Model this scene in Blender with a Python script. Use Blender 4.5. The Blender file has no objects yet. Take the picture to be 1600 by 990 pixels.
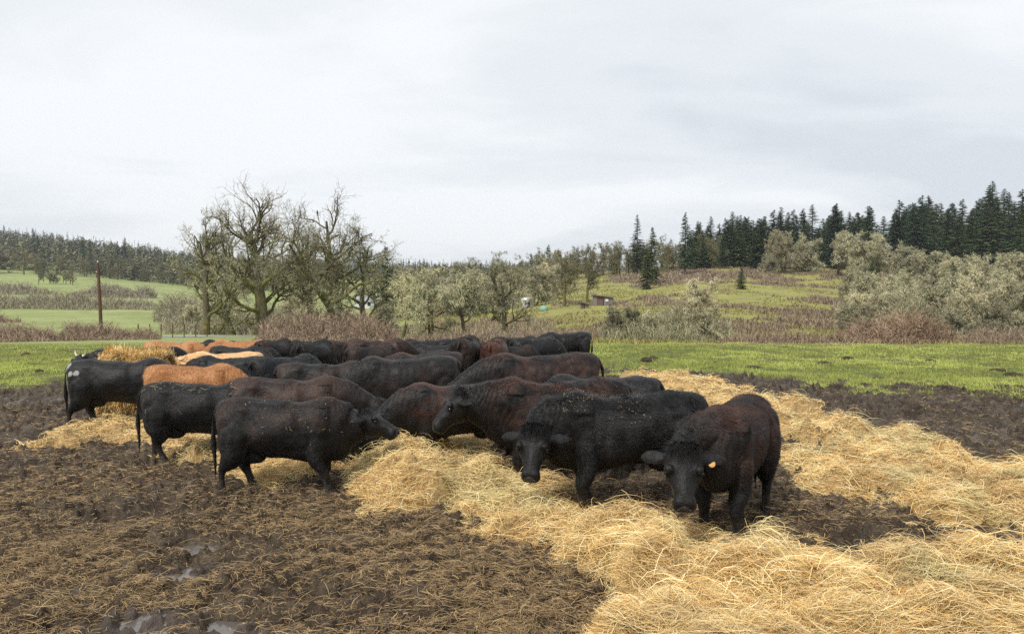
import bpy, math, random
import numpy as np
from mathutils import Vector, Matrix
R = math.radians
SC = bpy.context.scene
COL = SC.collection
rng = np.random.default_rng(7)

# ------------------------------------------------------------------ camera, sky, sun, exposure
CAMH, FPX, YH = 2.5, 1164.0, 460.0
PITCH = math.atan((YH - 495.0) / FPX)            # camera looks a little down (negative = down)
cam_d = bpy.data.cameras.new('camera')
cam_d.sensor_width = 36.0
cam_d.lens = FPX * 36.0 / 1600.0
cam_d.clip_start = 0.05
cam_d.clip_end = 6000
cam = bpy.data.objects.new('camera', cam_d)
COL.objects.link(cam)
cam.location = (0, 0, CAMH)
cam.rotation_euler = (R(90) + PITCH, 0, 0)
SC.camera = cam

SUN_EL, SUN_AZ = 52.0, 215.0                      # azimuth clockwise from +Y: the light comes from behind left
w = bpy.data.worlds.new('World'); SC.world = w; w.use_nodes = True
nt = w.node_tree; nt.nodes.clear()
def N(nt, typ, **kw):
    n = nt.nodes.new(typ)
    for k, v in kw.items():
        if k in n.inputs.keys() if isinstance(k, str) else False:
            n.inputs[k].default_value = v
        else:
            setattr(n, k, v)
    return n
out = N(nt, 'ShaderNodeOutputWorld')
sky = N(nt, 'ShaderNodeTexSky', sky_type='NISHITA', sun_disc=False)
sky.sun_elevation = R(SUN_EL); sky.sun_rotation = R(SUN_AZ); sky.dust_density = 2.0
bg1 = N(nt, 'ShaderNodeBackground'); bg1.inputs[1].default_value = 0.07
nt.links.new(sky.outputs[0], bg1.inputs[0])
tc = N(nt, 'ShaderNodeTexCoord')
sep = N(nt, 'ShaderNodeSeparateXYZ'); nt.links.new(tc.outputs['Generated'], sep.inputs[0])
def M(op, a, b=None, c=None):
    n = nt.nodes.new('ShaderNodeMath'); n.operation = op
    for i, v in enumerate((a, b, c)):
        if v is None: continue
        if isinstance(v, (int, float)): n.inputs[i].default_value = v
        else: nt.links.new(v, n.inputs[i])
    return n.outputs[0]
zz = M('ADD', M('MAXIMUM', sep.outputs[2], 0.0), 0.16)
cmb = N(nt, 'ShaderNodeCombineXYZ')
nt.links.new(M('DIVIDE', sep.outputs[0], zz), cmb.inputs[0])
nt.links.new(M('DIVIDE', sep.outputs[1], zz), cmb.inputs[1])
mp = N(nt, 'ShaderNodeMapping'); mp.inputs['Location'].default_value = (3.1, 1.7, 0); mp.inputs['Scale'].default_value = (0.62, 1.0, 1)
nt.links.new(cmb.outputs[0], mp.inputs[0])
n1 = N(nt, 'ShaderNodeTexNoise'); n1.inputs['Scale'].default_value = 0.55; n1.inputs['Detail'].default_value = 6; n1.inputs['Roughness'].default_value = 0.45; n1.inputs['Distortion'].default_value = 0.3
nt.links.new(mp.outputs[0], n1.inputs[0])
# large left-to-right tone of the cloud layer: thinner (brighter) low on the left
side = M('MULTIPLY', sep.outputs[0], -0.16)
n2_ = N(nt, 'ShaderNodeTexNoise'); n2_.inputs['Scale'].default_value = 1.9; n2_.inputs['Detail'].default_value = 7; n2_.inputs['Roughness'].default_value = 0.55; n2_.inputs['Distortion'].default_value = 0.5
nt.links.new(mp.outputs[0], n2_.inputs[0])
fac = M('ADD', M('ADD', n1.outputs[0], side), M('MULTIPLY', M('SUBTRACT', n2_.outputs[0], 0.5), 0.42))
cr = N(nt, 'ShaderNodeValToRGB'); nt.links.new(fac, cr.inputs[0])
cr.color_ramp.interpolation = 'EASE'
e = cr.color_ramp.elements
e[0].position = 0.32; e[0].color = (0.64, 0.68, 0.725, 1)
e[1].position = 0.62; e[1].color = (0.865, 0.89, 0.905, 1)
m = e.new(0.46); m.color = (0.745, 0.78, 0.81, 1)
bg2 = N(nt, 'ShaderNodeBackground'); bg2.inputs[1].default_value = 0.89
nt.links.new(cr.outputs[0], bg2.inputs[0])
mx = N(nt, 'ShaderNodeMixShader'); mx.inputs[0].default_value = 0.90
nt.links.new(bg1.outputs[0], mx.inputs[1]); nt.links.new(bg2.outputs[0], mx.inputs[2])
nt.links.new(mx.outputs[0], out.inputs[0])

sun_d = bpy.data.lights.new('sun', 'SUN'); sun_d.energy = 2.5; sun_d.angle = R(10); sun_d.color = (1.0, 0.955, 0.88)
sun = bpy.data.objects.new('sun', sun_d); COL.objects.link(sun)
dv = Vector((math.sin(R(SUN_AZ)) * math.cos(R(SUN_EL)), math.cos(R(SUN_AZ)) * math.cos(R(SUN_EL)), math.sin(R(SUN_EL))))
sun.rotation_euler = dv.to_track_quat('Z', 'Y').to_euler()
SC.view_settings.view_transform = 'Standard'; SC.view_settings.look = 'None'
SC.view_settings.exposure = 0.44; SC.view_settings.gamma = 1.0
SC.render.engine = 'CYCLES'
SC.cycles.max_bounces = 5; SC.cycles.diffuse_bounces = 3; SC.cycles.glossy_bounces = 2
SC.cycles.transparent_max_bounces = 4; SC.cycles.use_adaptive_sampling = True
SC.cycles.use_denoising = False
SC.cycles.denoising_input_passes = 'RGB_ALBEDO_NORMAL'

# ------------------------------------------------------------------ noise in numpy
def _h(ix, iy, iz, seed):
    n = (ix.astype(np.int64) * 374761393 + iy.astype(np.int64) * 668265263 + iz.astype(np.int64) * 2147483647 + seed * 1274126177) & 0xFFFFFFFF
    n = ((n ^ (n >> 13)) * 1274126177) & 0xFFFFFFFF
    n = ((n ^ (n >> 16)) * 2246822519) & 0xFFFFFFFF
    return ((n ^ (n >> 15)) & 0xFFFFFF) / float(0xFFFFFF)
def vn2(x, y, seed=0):
    x = np.asarray(x, float); y = np.asarray(y, float)
    ix = np.floor(x); iy = np.floor(y); fx = x - ix; fy = y - iy
    fx = fx * fx * fx * (fx * (fx * 6 - 15) + 10); fy = fy * fy * fy * (fy * (fy * 6 - 15) + 10)
    z = np.zeros_like(ix)
    a = _h(ix, iy, z, seed); b = _h(ix + 1, iy, z, seed); c = _h(ix, iy + 1, z, seed); d = _h(ix + 1, iy + 1, z, seed)
    return (a + (b - a) * fx) * (1 - fy) + (c + (d - c) * fx) * fy
def fbm2(x, y, oct=4, seed=0, gain=0.5):
    s = 0; a = 1; t = 0
    ca, sa = math.cos(0.6), math.sin(0.6)
    for i in range(oct):
        s = s + a * vn2(x, y, seed + i * 17); t += a; a *= gain
        x, y = (x * ca - y * sa) * 2.03 + 5.1, (x * sa + y * ca) * 2.03 - 3.7
    return s / t
def vn3(p, seed=0):
    i = np.floor(p); f = p - i; f = f * f * (3 - 2 * f)
    r = 0
    for dx in (0, 1):
        for dy in (0, 1):
            for dz in (0, 1):
                wgt = (f[:, 0] if dx else 1 - f[:, 0]) * (f[:, 1] if dy else 1 - f[:, 1]) * (f[:, 2] if dz else 1 - f[:, 2])
                r = r + wgt * _h(i[:, 0] + dx, i[:, 1] + dy, i[:, 2] + dz, seed)
    return r
def sstep(a, b, x):
    t = np.clip((x - a) / (b - a), 0, 1); return t * t * (3 - 2 * t)
def unit(v):
    return v / np.maximum(np.linalg.norm(v, axis=-1, keepdims=True), 1e-9)

# ------------------------------------------------------------------ mesh helpers
def mesh_np(name, verts, faces=None, quads=None, tris=None, mat=None, smooth=False, col=None, extra=None):
    me = bpy.data.meshes.new(name)
    verts = np.ascontiguousarray(verts, dtype=np.float32)
    me.vertices.add(len(verts)); me.vertices.foreach_set('co', verts.ravel())
    parts = []; starts = []; off = 0
    for arr, k in ((quads, 4), (tris, 3)):
        if arr is not None and len(arr):
            arr = np.asarray(arr, dtype=np.int32).reshape(-1, k)
            parts.append(arr.ravel()); starts.append(off + np.arange(len(arr), dtype=np.int32) * k); off += arr.size
    li = np.concatenate(parts); ls = np.concatenate(starts)
    me.loops.add(len(li)); me.loops.foreach_set('vertex_index', li)
    me.polygons.add(len(ls)); me.polygons.foreach_set('loop_start', ls)
    me.update(calc_edges=True)
    if col is not None:
        at = me.color_attributes.new('col', 'FLOAT_COLOR', 'POINT')
        c = np.ones((len(verts), 4), dtype=np.float32); c[:, :col.shape[1]] = col
        at.data.foreach_set('color', c.ravel())
    if extra:
        for k, v in extra.items():
            at = me.attributes.new(k, 'FLOAT', 'POINT'); at.data.foreach_set('value', np.ascontiguousarray(v, dtype=np.float32))
    me.polygons.foreach_set('use_smooth', np.full(len(ls), bool(smooth)))
    if mat: me.materials.append(mat)
    me.update()
    return me
def link(name, me, parent=None):
    o = bpy.data.objects.new(name, me); COL.objects.link(o)
    if parent: o.parent = parent
    return o
def tag(o, label=None, cat=None, group=None, kind=None):
    if label: o['label'] = label
    if cat: o['category'] = cat
    if group: o['group'] = group
    if kind: o['kind'] = kind
    return o
def empty(name, loc=(0, 0, 0), rz=0, s=1.0):
    o = bpy.data.objects.new(name, None); COL.objects.link(o); o.location = loc; o.rotation_euler = (0, 0, rz); o.scale = (s, s, s)
    o.empty_display_size = 0.3
    return o
def copy_tree(o, loc, rz, s, label=None, group=None, cat=None):
    c = o.copy(); COL.objects.link(c); c.location = loc; c.rotation_euler = (0, 0, rz)
    c.scale = s if isinstance(s, tuple) else (s, s, s)
    if label: c['label'] = label
    if group: c['group'] = group
    if cat: c['category'] = cat
    for ch in list(o.children):
        d = ch.copy(); COL.objects.link(d); d.parent = c
        for g in list(ch.children):
            q = g.copy(); COL.objects.link(q); q.parent = d
    return c
class Geo:
    def __init__(s): s.v = []; s.q = []; s.t = []; s.c = []; s.n = 0
    def add(s, v, q=None, t=None, c=None):
        v = np.asarray(v, float).reshape(-1, 3)
        if q is not None and len(q): s.q.append(np.asarray(q, np.int64) + s.n)
        if t is not None and len(t): s.t.append(np.asarray(t, np.int64) + s.n)
        s.v.append(v)
        if c is not None:
            c = np.asarray(c, float)
            if c.ndim == 1: c = np.tile(c, (len(v), 1))
            s.c.append(c)
        s.n += len(v)
    def mesh(s, name, mat, smooth=False, extra=None):
        return mesh_np(name, np.concatenate(s.v), quads=np.concatenate(s.q) if s.q else None,
                       tris=np.concatenate(s.t) if s.t else None, mat=mat, smooth=smooth,
                       col=np.concatenate(s.c) if s.c else None, extra=extra)
    def tubes(s, P, Rad, sides=4, c=None, cap=False):
        """P (n,k,3) centre lines, Rad (n,k) radii"""
        n, k, _ = P.shape
        T = np.gradient(P, axis=1); T = unit(T)
        ref = np.where(np.abs(T[:, :1, 2:3]) < 0.9, np.array([0, 0, 1.0]), np.array([1.0, 0, 0]))
        A = unit(np.cross(T, ref)); B = np.cross(T, A)
        a = np.arange(sides) / sides * 2 * math.pi
        V = P[:, :, None, :] + Rad[:, :, None, None] * (np.cos(a)[None, None, :, None] * A[:, :, None, :] + np.sin(a)[None, None, :, None] * B[:, :, None, :])
        idx = np.arange(n * k * sides).reshape(n, k, sides)
        q = np.stack([idx[:, :-1, :], np.roll(idx, -1, 2)[:, :-1, :], np.roll(idx, -1, 2)[:, 1:, :], idx[:, 1:, :]], -1).reshape(-1, 4)
        cc = None
        if c is not None:
            c = np.asarray(c, float)
            cc = np.tile(c, (n * k * sides, 1)) if c.ndim == 1 else np.repeat(c.reshape(n, -1, c.shape[-1]) if c.ndim == 3 else np.repeat(c[:, None, :], k, 1), sides, axis=1).reshape(-1, c.shape[-1])
        s.add(V.reshape(-1, 3), q=q, c=cc)
    def ribbons(s, P, W, side, c=None):
        """P (n,k,3), W (n,k) half widths, side (n,3)"""
        n, k, _ = P.shape
        S = side[:, None, :] * W[:, :, None]
        V = np.stack([P - S, P + S], 2)
        idx = np.arange(n * k * 2).reshape(n, k, 2)
        q = np.stack([idx[:, :-1, 0], idx[:, :-1, 1], idx[:, 1:, 1], idx[:, 1:, 0]], -1).reshape(-1, 4)
        cc = None
        if c is not None: cc = np.repeat(c, k * 2, axis=0)
        s.add(V.reshape(-1, 3), q=q, c=cc)
    def blades(s, base, tip, wv, c=None):
        V = np.stack([base - wv, base + wv, tip], 1)
        n = len(base); s.add(V.reshape(-1, 3), t=np.arange(n * 3).reshape(n, 3), c=None if c is None else np.repeat(c, 3, axis=0))
    def box(s, x0, x1, y0, y1, z0, z1, c=None):
        v = [(x, y, z) for z in (z0, z1) for y in (y0, y1) for x in (x0, x1)]
        q = [(0, 2, 3, 1), (4, 5, 7, 6), (0, 1, 5, 4), (2, 6, 7, 3), (0, 4, 6, 2), (1, 3, 7, 5)]
        s.add(v, q=q, c=c)
    def sphere(s, c, r, axes=None, nu=12, nv=8, col=None):
        u = np.arange(nu) / nu * 2 * math.pi; v = np.linspace(0, math.pi, nv + 1)
        P = np.stack([np.outer(np.sin(v), np.cos(u)), np.outer(np.sin(v), np.sin(u)), np.outer(np.cos(v), np.ones(nu))], -1)
        r = np.asarray(r, float) * np.ones(3); P = P * r
        if axes is not None: P = P @ np.asarray(axes)
        idx = np.arange((nv + 1) * nu).reshape(nv + 1, nu)
        q = np.stack([idx[:-1], idx[1:], np.roll(idx, -1, 1)[1:], np.roll(idx, -1, 1)[:-1]], -1).reshape(-1, 4)
        s.add(P.reshape(-1, 3) + np.asarray(c), q=q, c=col)

# ------------------------------------------------------------------ materials
def mat_new(name, rough=0.8, spec=0.3):
    m = bpy.data.materials.new(name); m.use_nodes = True
    b = m.node_tree.nodes['Principled BSDF']; b.inputs['Roughness'].default_value = rough
    b.inputs['Specular IOR Level'].default_value = spec
    return m, m.node_tree, b
def nn(t, typ, **kw):
    n = t.nodes.new(typ)
    for k, v in kw.items(): setattr(n, k, v)
    return n
def noise(t, vec, scale, detail=3, rough=0.55, dist=0.0):
    n = nn(t, 'ShaderNodeTexNoise'); n.inputs['Scale'].default_value = scale; n.inputs['Detail'].default_value = detail
    n.inputs['Roughness'].default_value = rough; n.inputs['Distortion'].default_value = dist
    if vec is not None: t.links.new(vec, n.inputs['Vector'])
    return n.outputs[0]
def ramp(t, fac, stops):
    r = nn(t, 'ShaderNodeValToRGB'); e = r.color_ramp.elements
    e[0].position, e[0].color = stops[0][0], (*stops[0][1], 1)
    e[1].position, e[1].color = stops[-1][0], (*stops[-1][1], 1)
    for p, c in stops[1:-1]:
        x = e.new(p); x.color = (*c, 1)
    t.links.new(fac, r.inputs[0]); return r.outputs[0]
def mth(t, op, a, b=None, clamp=False):
    n = nn(t, 'ShaderNodeMath', operation=op); n.use_clamp = clamp
    for i, v in enumerate((a, b)):
        if v is None: continue
        if isinstance(v, (int, float)): n.inputs[i].default_value = v
        else: t.links.new(v, n.inputs[i])
    return n.outputs[0]
def mixc(t, fac, a, b, mode='MIX'):
    n = nn(t, 'ShaderNodeMix', data_type='RGBA', blend_type=mode)
    for s, v in ((0, fac), (6, a), (7, b)):
        if isinstance(v, (int, float)): n.inputs[s].default_value = v
        elif isinstance(v, tuple): n.inputs[s].default_value = (*v, 1)
        else: t.links.new(v, n.inputs[s])
    return n.outputs[2]
def mapr(t, v, a, b, c=0.0, d=1.0):
    n = nn(t, 'ShaderNodeMapRange'); n.interpolation_type = 'SMOOTHSTEP'
    t.links.new(v, n.inputs[0])
    for i, x in enumerate((a, b, c, d)): n.inputs[i + 1].default_value = x
    return n.outputs[0]
def bump(t, b, h, strength, dist):
    n = nn(t, 'ShaderNodeBump'); n.inputs['Strength'].default_value = strength; n.inputs['Distance'].default_value = dist
    t.links.new(h, n.inputs['Height']); t.links.new(n.outputs[0], b.inputs['Normal'])
def attr(t, name):
    n = nn(t, 'ShaderNodeAttribute'); n.attribute_name = name; return n
def col_mat(name, rough=0.7, spec=0.25, var=0.0, scale=3.0, transl=0.0, orand=False):
    """uses the per-strand colour stored on the mesh"""
    m, t, b = mat_new(name, rough, spec)
    a = attr(t, 'col')
    c = a.outputs['Color']
    oi = nn(t, 'ShaderNodeObjectInfo')
    if orand: c = mixc(t, 1.0, c, ramp(t, oi.outputs['Random'], [(0.0, (.62, .60, .56)), (0.5, (1.0, .98, .90)), (1.0, (1.30, 1.22, 1.12))]), 'MULTIPLY')
    if var:
        tcx = nn(t, 'ShaderNodeTexCoord')
        nz = noise(t, tcx.outputs['Object'], scale, 3)
        c = mixc(t, 1.0, c, ramp(t, nz, [(0.3, (1 - var,) * 3), (0.7, (1 + var,) * 3)]), 'MULTIPLY')
    t.links.new(c, b.inputs['Base Color'])
    if transl:
        tr = nn(t, 'ShaderNodeBsdfTranslucent'); t.links.new(c, tr.inputs[0])
        ms = nn(t, 'ShaderNodeMixShader'); ms.inputs[0].default_value = transl
        t.links.new(b.outputs[0], ms.inputs[1]); t.links.new(tr.outputs[0], ms.inputs[2])
        t.links.new(ms.outputs[0], t.nodes['Material Output'].inputs[0])
    return m

# ------------------------------------------------------------------ terrain height
CX = [-500, 0, 200, 350, 600, 760, 900, 1100, 1300, 1600, 2100]
CD = [36, 50, 80, 120, 180, 260, 350, 420, 500, 800, 1500]
CY = [[541, 536, 522, 505, 484, 464, 442, 426, 410, 365, 445],
      [541, 536, 522, 504, 482, 462, 440, 427, 411, 372, 445],
      [541, 535, 524, 505, 484, 467, 450, 441, 429, 395, 446],
      [541, 534, 526, 508, 488, 473, 462, 457, 449, 418, 447],
      [541, 535, 528, 507, 487, 473, 465, 459, 450, 426, 446],
      [541, 535, 526, 500, 481, 466, 457, 453, 446, 430, 446],
      [541, 534, 520, 482, 454, 430, 436, 440, 442, 440, 448],
      [541, 534, 514, 474, 440, 412, 405, 406, 408, 420, 446],
      [541, 534, 512, 482, 445, 413, 396, 388, 385, 390, 444],
      [542, 537, 515, 480, 450, 414, 368, 350, 340, 350, 440],
      [542, 537, 515, 480, 450, 405, 358, 345, 335, 345, 440]]
CY = np.array(CY, float); CD = np.array(CD, float); CX = np.array(CX, float)
LD = np.linspace(math.log(36), math.log(1500), 160)
prof = np.stack([np.interp(LD, np.log(CD), CAMH - (r - YH) * CD / FPX) for r in CY])
ker = np.hanning(15); ker /= ker.sum()
prof = np.stack([np.convolve(np.pad(p, 7, mode='edge'), ker, 'valid') for p in prof])
GX = np.linspace(-500, 2100, 131)
gridh = np.stack([np.interp(GX, CX, prof[:, j]) for j in range(len(LD))], 1)
ker2 = np.hanning(11); ker2 /= ker2.sum()
gridh = np.stack([np.convolve(np.pad(gridh[:, j], 5, mode='edge'), ker2, 'valid') for j in range(len(LD))], 1)
def gridlook(px, ld):
    u = np.clip((px + 500) / 20.0, 0, 129.999); v = np.clip((ld - LD[0]) / (LD[1] - LD[0]), 0, 158.999)
    i = u.astype(int); j = v.astype(int); fu = u - i; fv = v - j
    return (gridh[i, j] * (1 - fu) + gridh[i + 1, j] * fu) * (1 - fv) + (gridh[i, j + 1] * (1 - fu) + gridh[i + 1, j + 1] * fu) * fv
def pxD(X, Y):
    Rr = np.hypot(X, Y)
    rc = np.where(Y > 0, np.clip(X / np.maximum(Y, 1e-6), -1.1, 1.1), np.sign(X + 1e-9) * 1.1)
    D = Rr / np.sqrt(1 + rc * rc)
    return 800 + FPX * rc, D
def base_h(X, Y):
    X = np.asarray(X, float); Y = np.asarray(Y, float)
    px, D = pxD(X, Y)
    z = gridlook(px, np.log(np.maximum(D, 1)))
    k = sstep(30, 39, D)
    z = z * k
    z = z + 0.26 * np.exp(-(((X - 2.2) / 4.2) ** 2 + ((Y - 15.5) / 5.0) ** 2))
    z = z + (fbm2(X * 0.045, Y * 0.045, 3, 5) - 0.5) * 1.1 * sstep(34, 80, D) + (fbm2(X * 0.012, Y * 0.012, 3, 9) - 0.5) * 2.2 * sstep(100, 250, D)
    z = z + (fbm2(X * 0.2, Y * 0.2, 2, 3) - 0.5) * 0.12
    return z
def gp(x, y):
    """image point on the flat yard -> ground X, Y"""
    D = CAMH * FPX / (y - YH); return ((x - 800) / FPX * D, D)
def poly_sd(X, Y, pts):
    d = np.full(X.shape, 1e9); ins = np.zeros(X.shape, bool)
    n = len(pts)
    for i in range(n):
        ax, ay = pts[i]; bx, by = pts[(i + 1) % n]
        ex, ey = bx - ax, by - ay
        t = np.clip(((X - ax) * ex + (Y - ay) * ey) / (ex * ex + ey * ey + 1e-12), 0, 1)
        d = np.minimum(d, np.hypot(X - ax - t * ex, Y - ay - t * ey))
        cond = ((ay > Y) != (by > Y)) & (X < ex * (Y - ay) / (ey + 1e-12) + ax)
        ins ^= cond
    return np.where(ins, d, -d)
HAY = [
 (0.24, 0.50, 1.0, [(500,722),(540,765),(585,812),(640,798),(700,798),(745,832),(805,845),(862,880),(895,925),(950,955),(925,1000),(900,1200),(1900,1200),(1900,900),(1600,893),(1500,915),(1390,900),(1330,862),(1290,840),(1200,830),(1150,818),(1080,803),(1020,790),(950,785),(890,768),(830,745),(775,720),(740,690),(700,668),(640,655),(590,665),(540,690)]),
 (0.10, 0.5, 0.77, [(1180,645),(1300,668),(1440,692),(1560,742),(1900,800),(1900,960),(1600,905),(1480,868),(1400,830),(1260,770),(1200,740)]),
 (0.12, 0.5, 0.9, [(960,596),(1060,594),(1110,616),(1210,638),(1300,668),(1240,700),(1190,690),(1100,665),(980,640)]),
 (0.10, 0.45, 0.85, [(0,706),(60,690),(110,668),(240,650),(420,655),(540,680),(540,735),(430,770),(330,758),(290,735),(230,700),(150,692),(60,708)]),
 (0.05, 0.5, 0.85, [(110,655),(260,610),(500,598),(700,600),(950,600),(990,640),(740,690),(500,690),(250,690)]),
]
HAYW = [(h, e_, cv, [gp(*p) for p in pts]) for h, e_, cv, pts in HAY]
def hay_t(X, Y):
    X = np.asarray(X, float); Y = np.asarray(Y, float)
    T = np.zeros(X.shape)
    m = (np.hypot(X, Y) < 24)
    x, y = X[m], Y[m]
    n1 = fbm2(x * 1.6, y * 1.6, 4, 31); n2 = fbm2(x * 0.8 + 4, y * 0.8, 3, 47); n3 = fbm2(x * 4.2, y * 4.2, 3, 77)
    t = np.zeros(x.shape)
    for i, (h, ed, cv, pts) in enumerate(HAYW):
        sd = poly_sd(x, y, pts) + (n1 - 0.5) * 0.9
        a = sstep(-0.05, ed, sd)
        thr = 1 - cv
        patch = np.ones_like(a) if cv >= 1 else sstep(thr * 0.95 + 0.16, thr * 0.95 + 0.34, n1 * 0.55 + n2 * 0.45)
        lump = (0.40 + 1.35 * np.abs(n2 - 0.45) * 2 + 0.5 * (n1 - 0.5)) if i == 0 else (0.5 + n1)
        t = np.maximum(t, a * patch * h * lump)
    # pressed-down hollow with mud showing, right of the nearest animal
    hol = np.exp(-(((x - gp(1390, 872)[0]) / 1.1) ** 2 + ((y - gp(1390, 872)[1]) / 0.48) ** 2)) * (.6 + .8 * n1)
    t = t * (1 - np.clip(hol * 2.4, 0, 1))
    for cx, cy, ra, rb, st_ in ((1.30, 8.75, 1.15, .50, 1.25), (2.35, 7.95, .62, .75, 1.15), (.0, 10.2, .75, .50, .8), (3.1, 8.4, .8, .5, .9), (1.62, 6.80, .42, .34, 1.0), (1.1, 8.05, 1.2, .42, .62), (2.3, 7.05, .6, .38, .6), (-.1, 9.6, .7, .4, .5)):
        q_ = np.exp(-(((x - cx) / ra) ** 2 + ((y - cy) / rb) ** 2)); t = t * (1 - np.clip(q_ * st_ + (n1 - .5) * .6 * q_, 0, .93))
    t = t + (n3 - 0.5) * 0.06 * sstep(0.02, 0.12, t)
    rdg = (1 - np.abs(2 * fbm2(x * 1.15 + 3, y * 1.15, 3, 83) - 1) * 2.2)
    rd2 = (1 - np.abs(2 * fbm2(x * 3.1 + 3, y * 3.1, 2, 85) - 1) * 2.2)
    t = t + (np.clip(rdg, 0, 1) ** 1.5 * .25 + np.clip(rd2, 0, 1) * .07) * sstep(.05, .16, t)
    T[m] = np.maximum(t, 0)
    return T
def mud_m(X, Y):
    px, D = pxD(X, Y)
    edge = np.interp(px, [-300, 0, 250, 700, 950, 1200, 1600, 2200], [20.5, 21.0, 24, 30, 25.5, 22.5, 19.8, 18.5])
    n = fbm2(X * 0.35, Y * 0.35, 4, 61); n2 = fbm2(X * 1.8, Y * 1.8, 3, 63)
    s = (edge - D) + (n - 0.5) * 7 + (n2 - 0.5) * 4.5
    m = sstep(-1.2, 1.6, s)
    track = np.exp(-((Y - 36 - 0.10 * X) / 0.8) ** 2) * (X < -8) * 0.5
    return np.clip(m + track * sstep(0.4, 0.6, n), 0, 1)
PUD = [gp(225, 985), gp(270, 905), gp(150, 930), gp(330, 1010), gp(310, 855), gp(330, 890)]
PUDR = [(0.62, 0.40), (0.34, 0.20), (0.30, 0.16), (0.5, 0.4), (0.22, 0.14), (0.34, 0.16)]
def puddle_f(X, Y):
    s = np.zeros(np.shape(X))
    for (cx, cy), (a, b) in zip(PUD, PUDR):
        s = np.maximum(s, np.exp(-(((X - cx) / a) ** 2 + ((Y - cy) / b) ** 2)))
    f = np.exp(-(((X + 13) / 5.5) ** 2 + ((Y - 17.5) / 1.3) ** 2))
    return np.maximum(s, 0.8 * f)
def pocks(X, Y, cell, seed):
    X = np.asarray(X, float); Y = np.asarray(Y, float)
    cx, cy = np.floor(X / cell), np.floor(Y / cell); best = np.full(X.shape, 9.0); z = np.zeros_like(cx)
    for dx in (-1, 0, 1):
        for dy in (-1, 0, 1):
            ix, iy = cx + dx, cy + dy
            jx = (ix + .15 + .7 * _h(ix, iy, z, seed)) * cell; jy = (iy + .15 + .7 * _h(ix, iy, z, seed + 1)) * cell
            rr = cell * (.20 + .22 * _h(ix, iy, z, seed + 2)); ok = _h(ix, iy, z, seed + 3) < .7
            d = np.hypot(X - jx, (Y - jy) * (1 + .3 * _h(ix, iy, z, seed + 4))) / rr
            best = np.where(ok, np.minimum(best, d), best)
    return -1.0 * (1 - sstep(.45, 1.0, best)) + .45 * np.exp(-((best - 1.2) / .28) ** 2)
def mud_z(X, Y):
    """trodden mud: hoof pocks and clods (metres)"""
    a = fbm2(X * 1.3, Y * 1.3, 3, 11) - 0.5
    b = np.abs(fbm2(X * 4.5, Y * 4.5, 3, 12) - 0.5) * 2
    c = fbm2(X * 13, Y * 13, 3, 13) - 0.5
    d = fbm2(X * 30, Y * 30, 2, 14) - 0.5
    return 0.15 * a - 0.17 * b + 0.11 * c + 0.055 * d + 0.055 + 0.080 * pocks(X, Y, .34, 5) * sstep(.28, .5, fbm2(X * .5, Y * .5, 2, 15)) + .030 * pocks(X + 5, Y, .19, 15)
def ground_z(X, Y, detail=True):
    X = np.asarray(X, float); Y = np.asarray(Y, float)
    z = base_h(X, Y)
    _, D = pxD(X, Y)
    if detail:
        m = mud_m(X, Y) * sstep(45, 25, D)
        g = ((fbm2(X * 2.5, Y * 2.5, 3, 21) - 0.5) * 0.14 + (fbm2(X * .8, Y * .8, 2, 27) - .5) * .16) * sstep(60, 35, D)
        mz = mud_z(X, Y) * (1 + 0.5 * sstep(12, 20, D))
        z = z + m * mz + (1 - m) * g - puddle_f(X, Y) * 0.075
    return z
def gz1(x, y, detail=False):
    return float(ground_z(np.array([x]), np.array([y]), detail)[0])

# zones beyond the yard
def hill_m(X, Y):
    px, D = pxD(X, Y)
    return sstep(36, 42, D) * sstep(560, 700, px + (fbm2(X * 0.03, Y * 0.03, 2, 3) - 0.5) * 200)
def brush_m(X, Y):
    px, D = pxD(X, Y)
    n = fbm2(X * 0.050, Y * 0.055, 4, 91) * 0.75 + fbm2(X * 0.28, Y * 0.28, 2, 93) * 0.25
    thr = np.interp(D, [40, 60, 110, 160, 230, 300], [0.59, 0.60, 0.575, 0.54, 0.52, 0.46])
    n = n + 0.12 * np.exp(-((px - 1210) / 130) ** 2 - ((D - 118) / 22) ** 2) + 0.12 * np.exp(-((px - 980) / 90) ** 2 - ((D - 195) / 18) ** 2)
    n = n - 0.16 * np.exp(-((px - 900) / 60) ** 2 - ((D - 105) / 16) ** 2)
    return sstep(thr - 0.02, thr + 0.03, n) * hill_m(X, Y)

# ------------------------------------------------------------------ ground sheet
th_in = np.arange(-42, 42.01, 0.10)
th_out = np.arange(47, 313.1, 6.0)
TH = np.radians(np.concatenate([th_in, th_out]))
rows = [0.3, 1.0, 2.0, 3.0, 3.8]
r = 4.4
while r < 2600:
    rows.append(r)
    if r < 24: dr = min(max(r * r / 1862 * 1.25, 0.024), 0.13)
    elif r < 60: dr = 0.30
    else: dr = r * 0.016
    r += dr
RR = np.array(rows)
TT, RG = np.meshgrid(TH, RR)
GXX = (np.sin(TT) * RG).ravel(); GYY = (np.cos(TT) * RG).ravel()
GZ = ground_z(GXX, GYY)
nr, ncol = TT.shape
idx = np.arange(nr * ncol).reshape(nr, ncol)
quads = np.stack([idx[:-1, :], np.roll(idx, -1, 1)[:-1, :], np.roll(idx, -1, 1)[1:, :], idx[1:, :]], -1).reshape(-1, 4)
px_, D_ = pxD(GXX, GYY)
mudm = mud_m(GXX, GYY) * (D_ < 60)
hillm = hill_m(GXX, GYY); brm = brush_m(GXX, GYY)
bright = sstep(0, 1, np.exp(-((px_ - 745) / 60) ** 4 - ((D_ - 250) / 80) ** 4))
wet = np.clip(puddle_f(GXX, GYY) * 1.5 * fbm2(GXX * 3, GYY * 3, 3, 19) , 0, 1)
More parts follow.
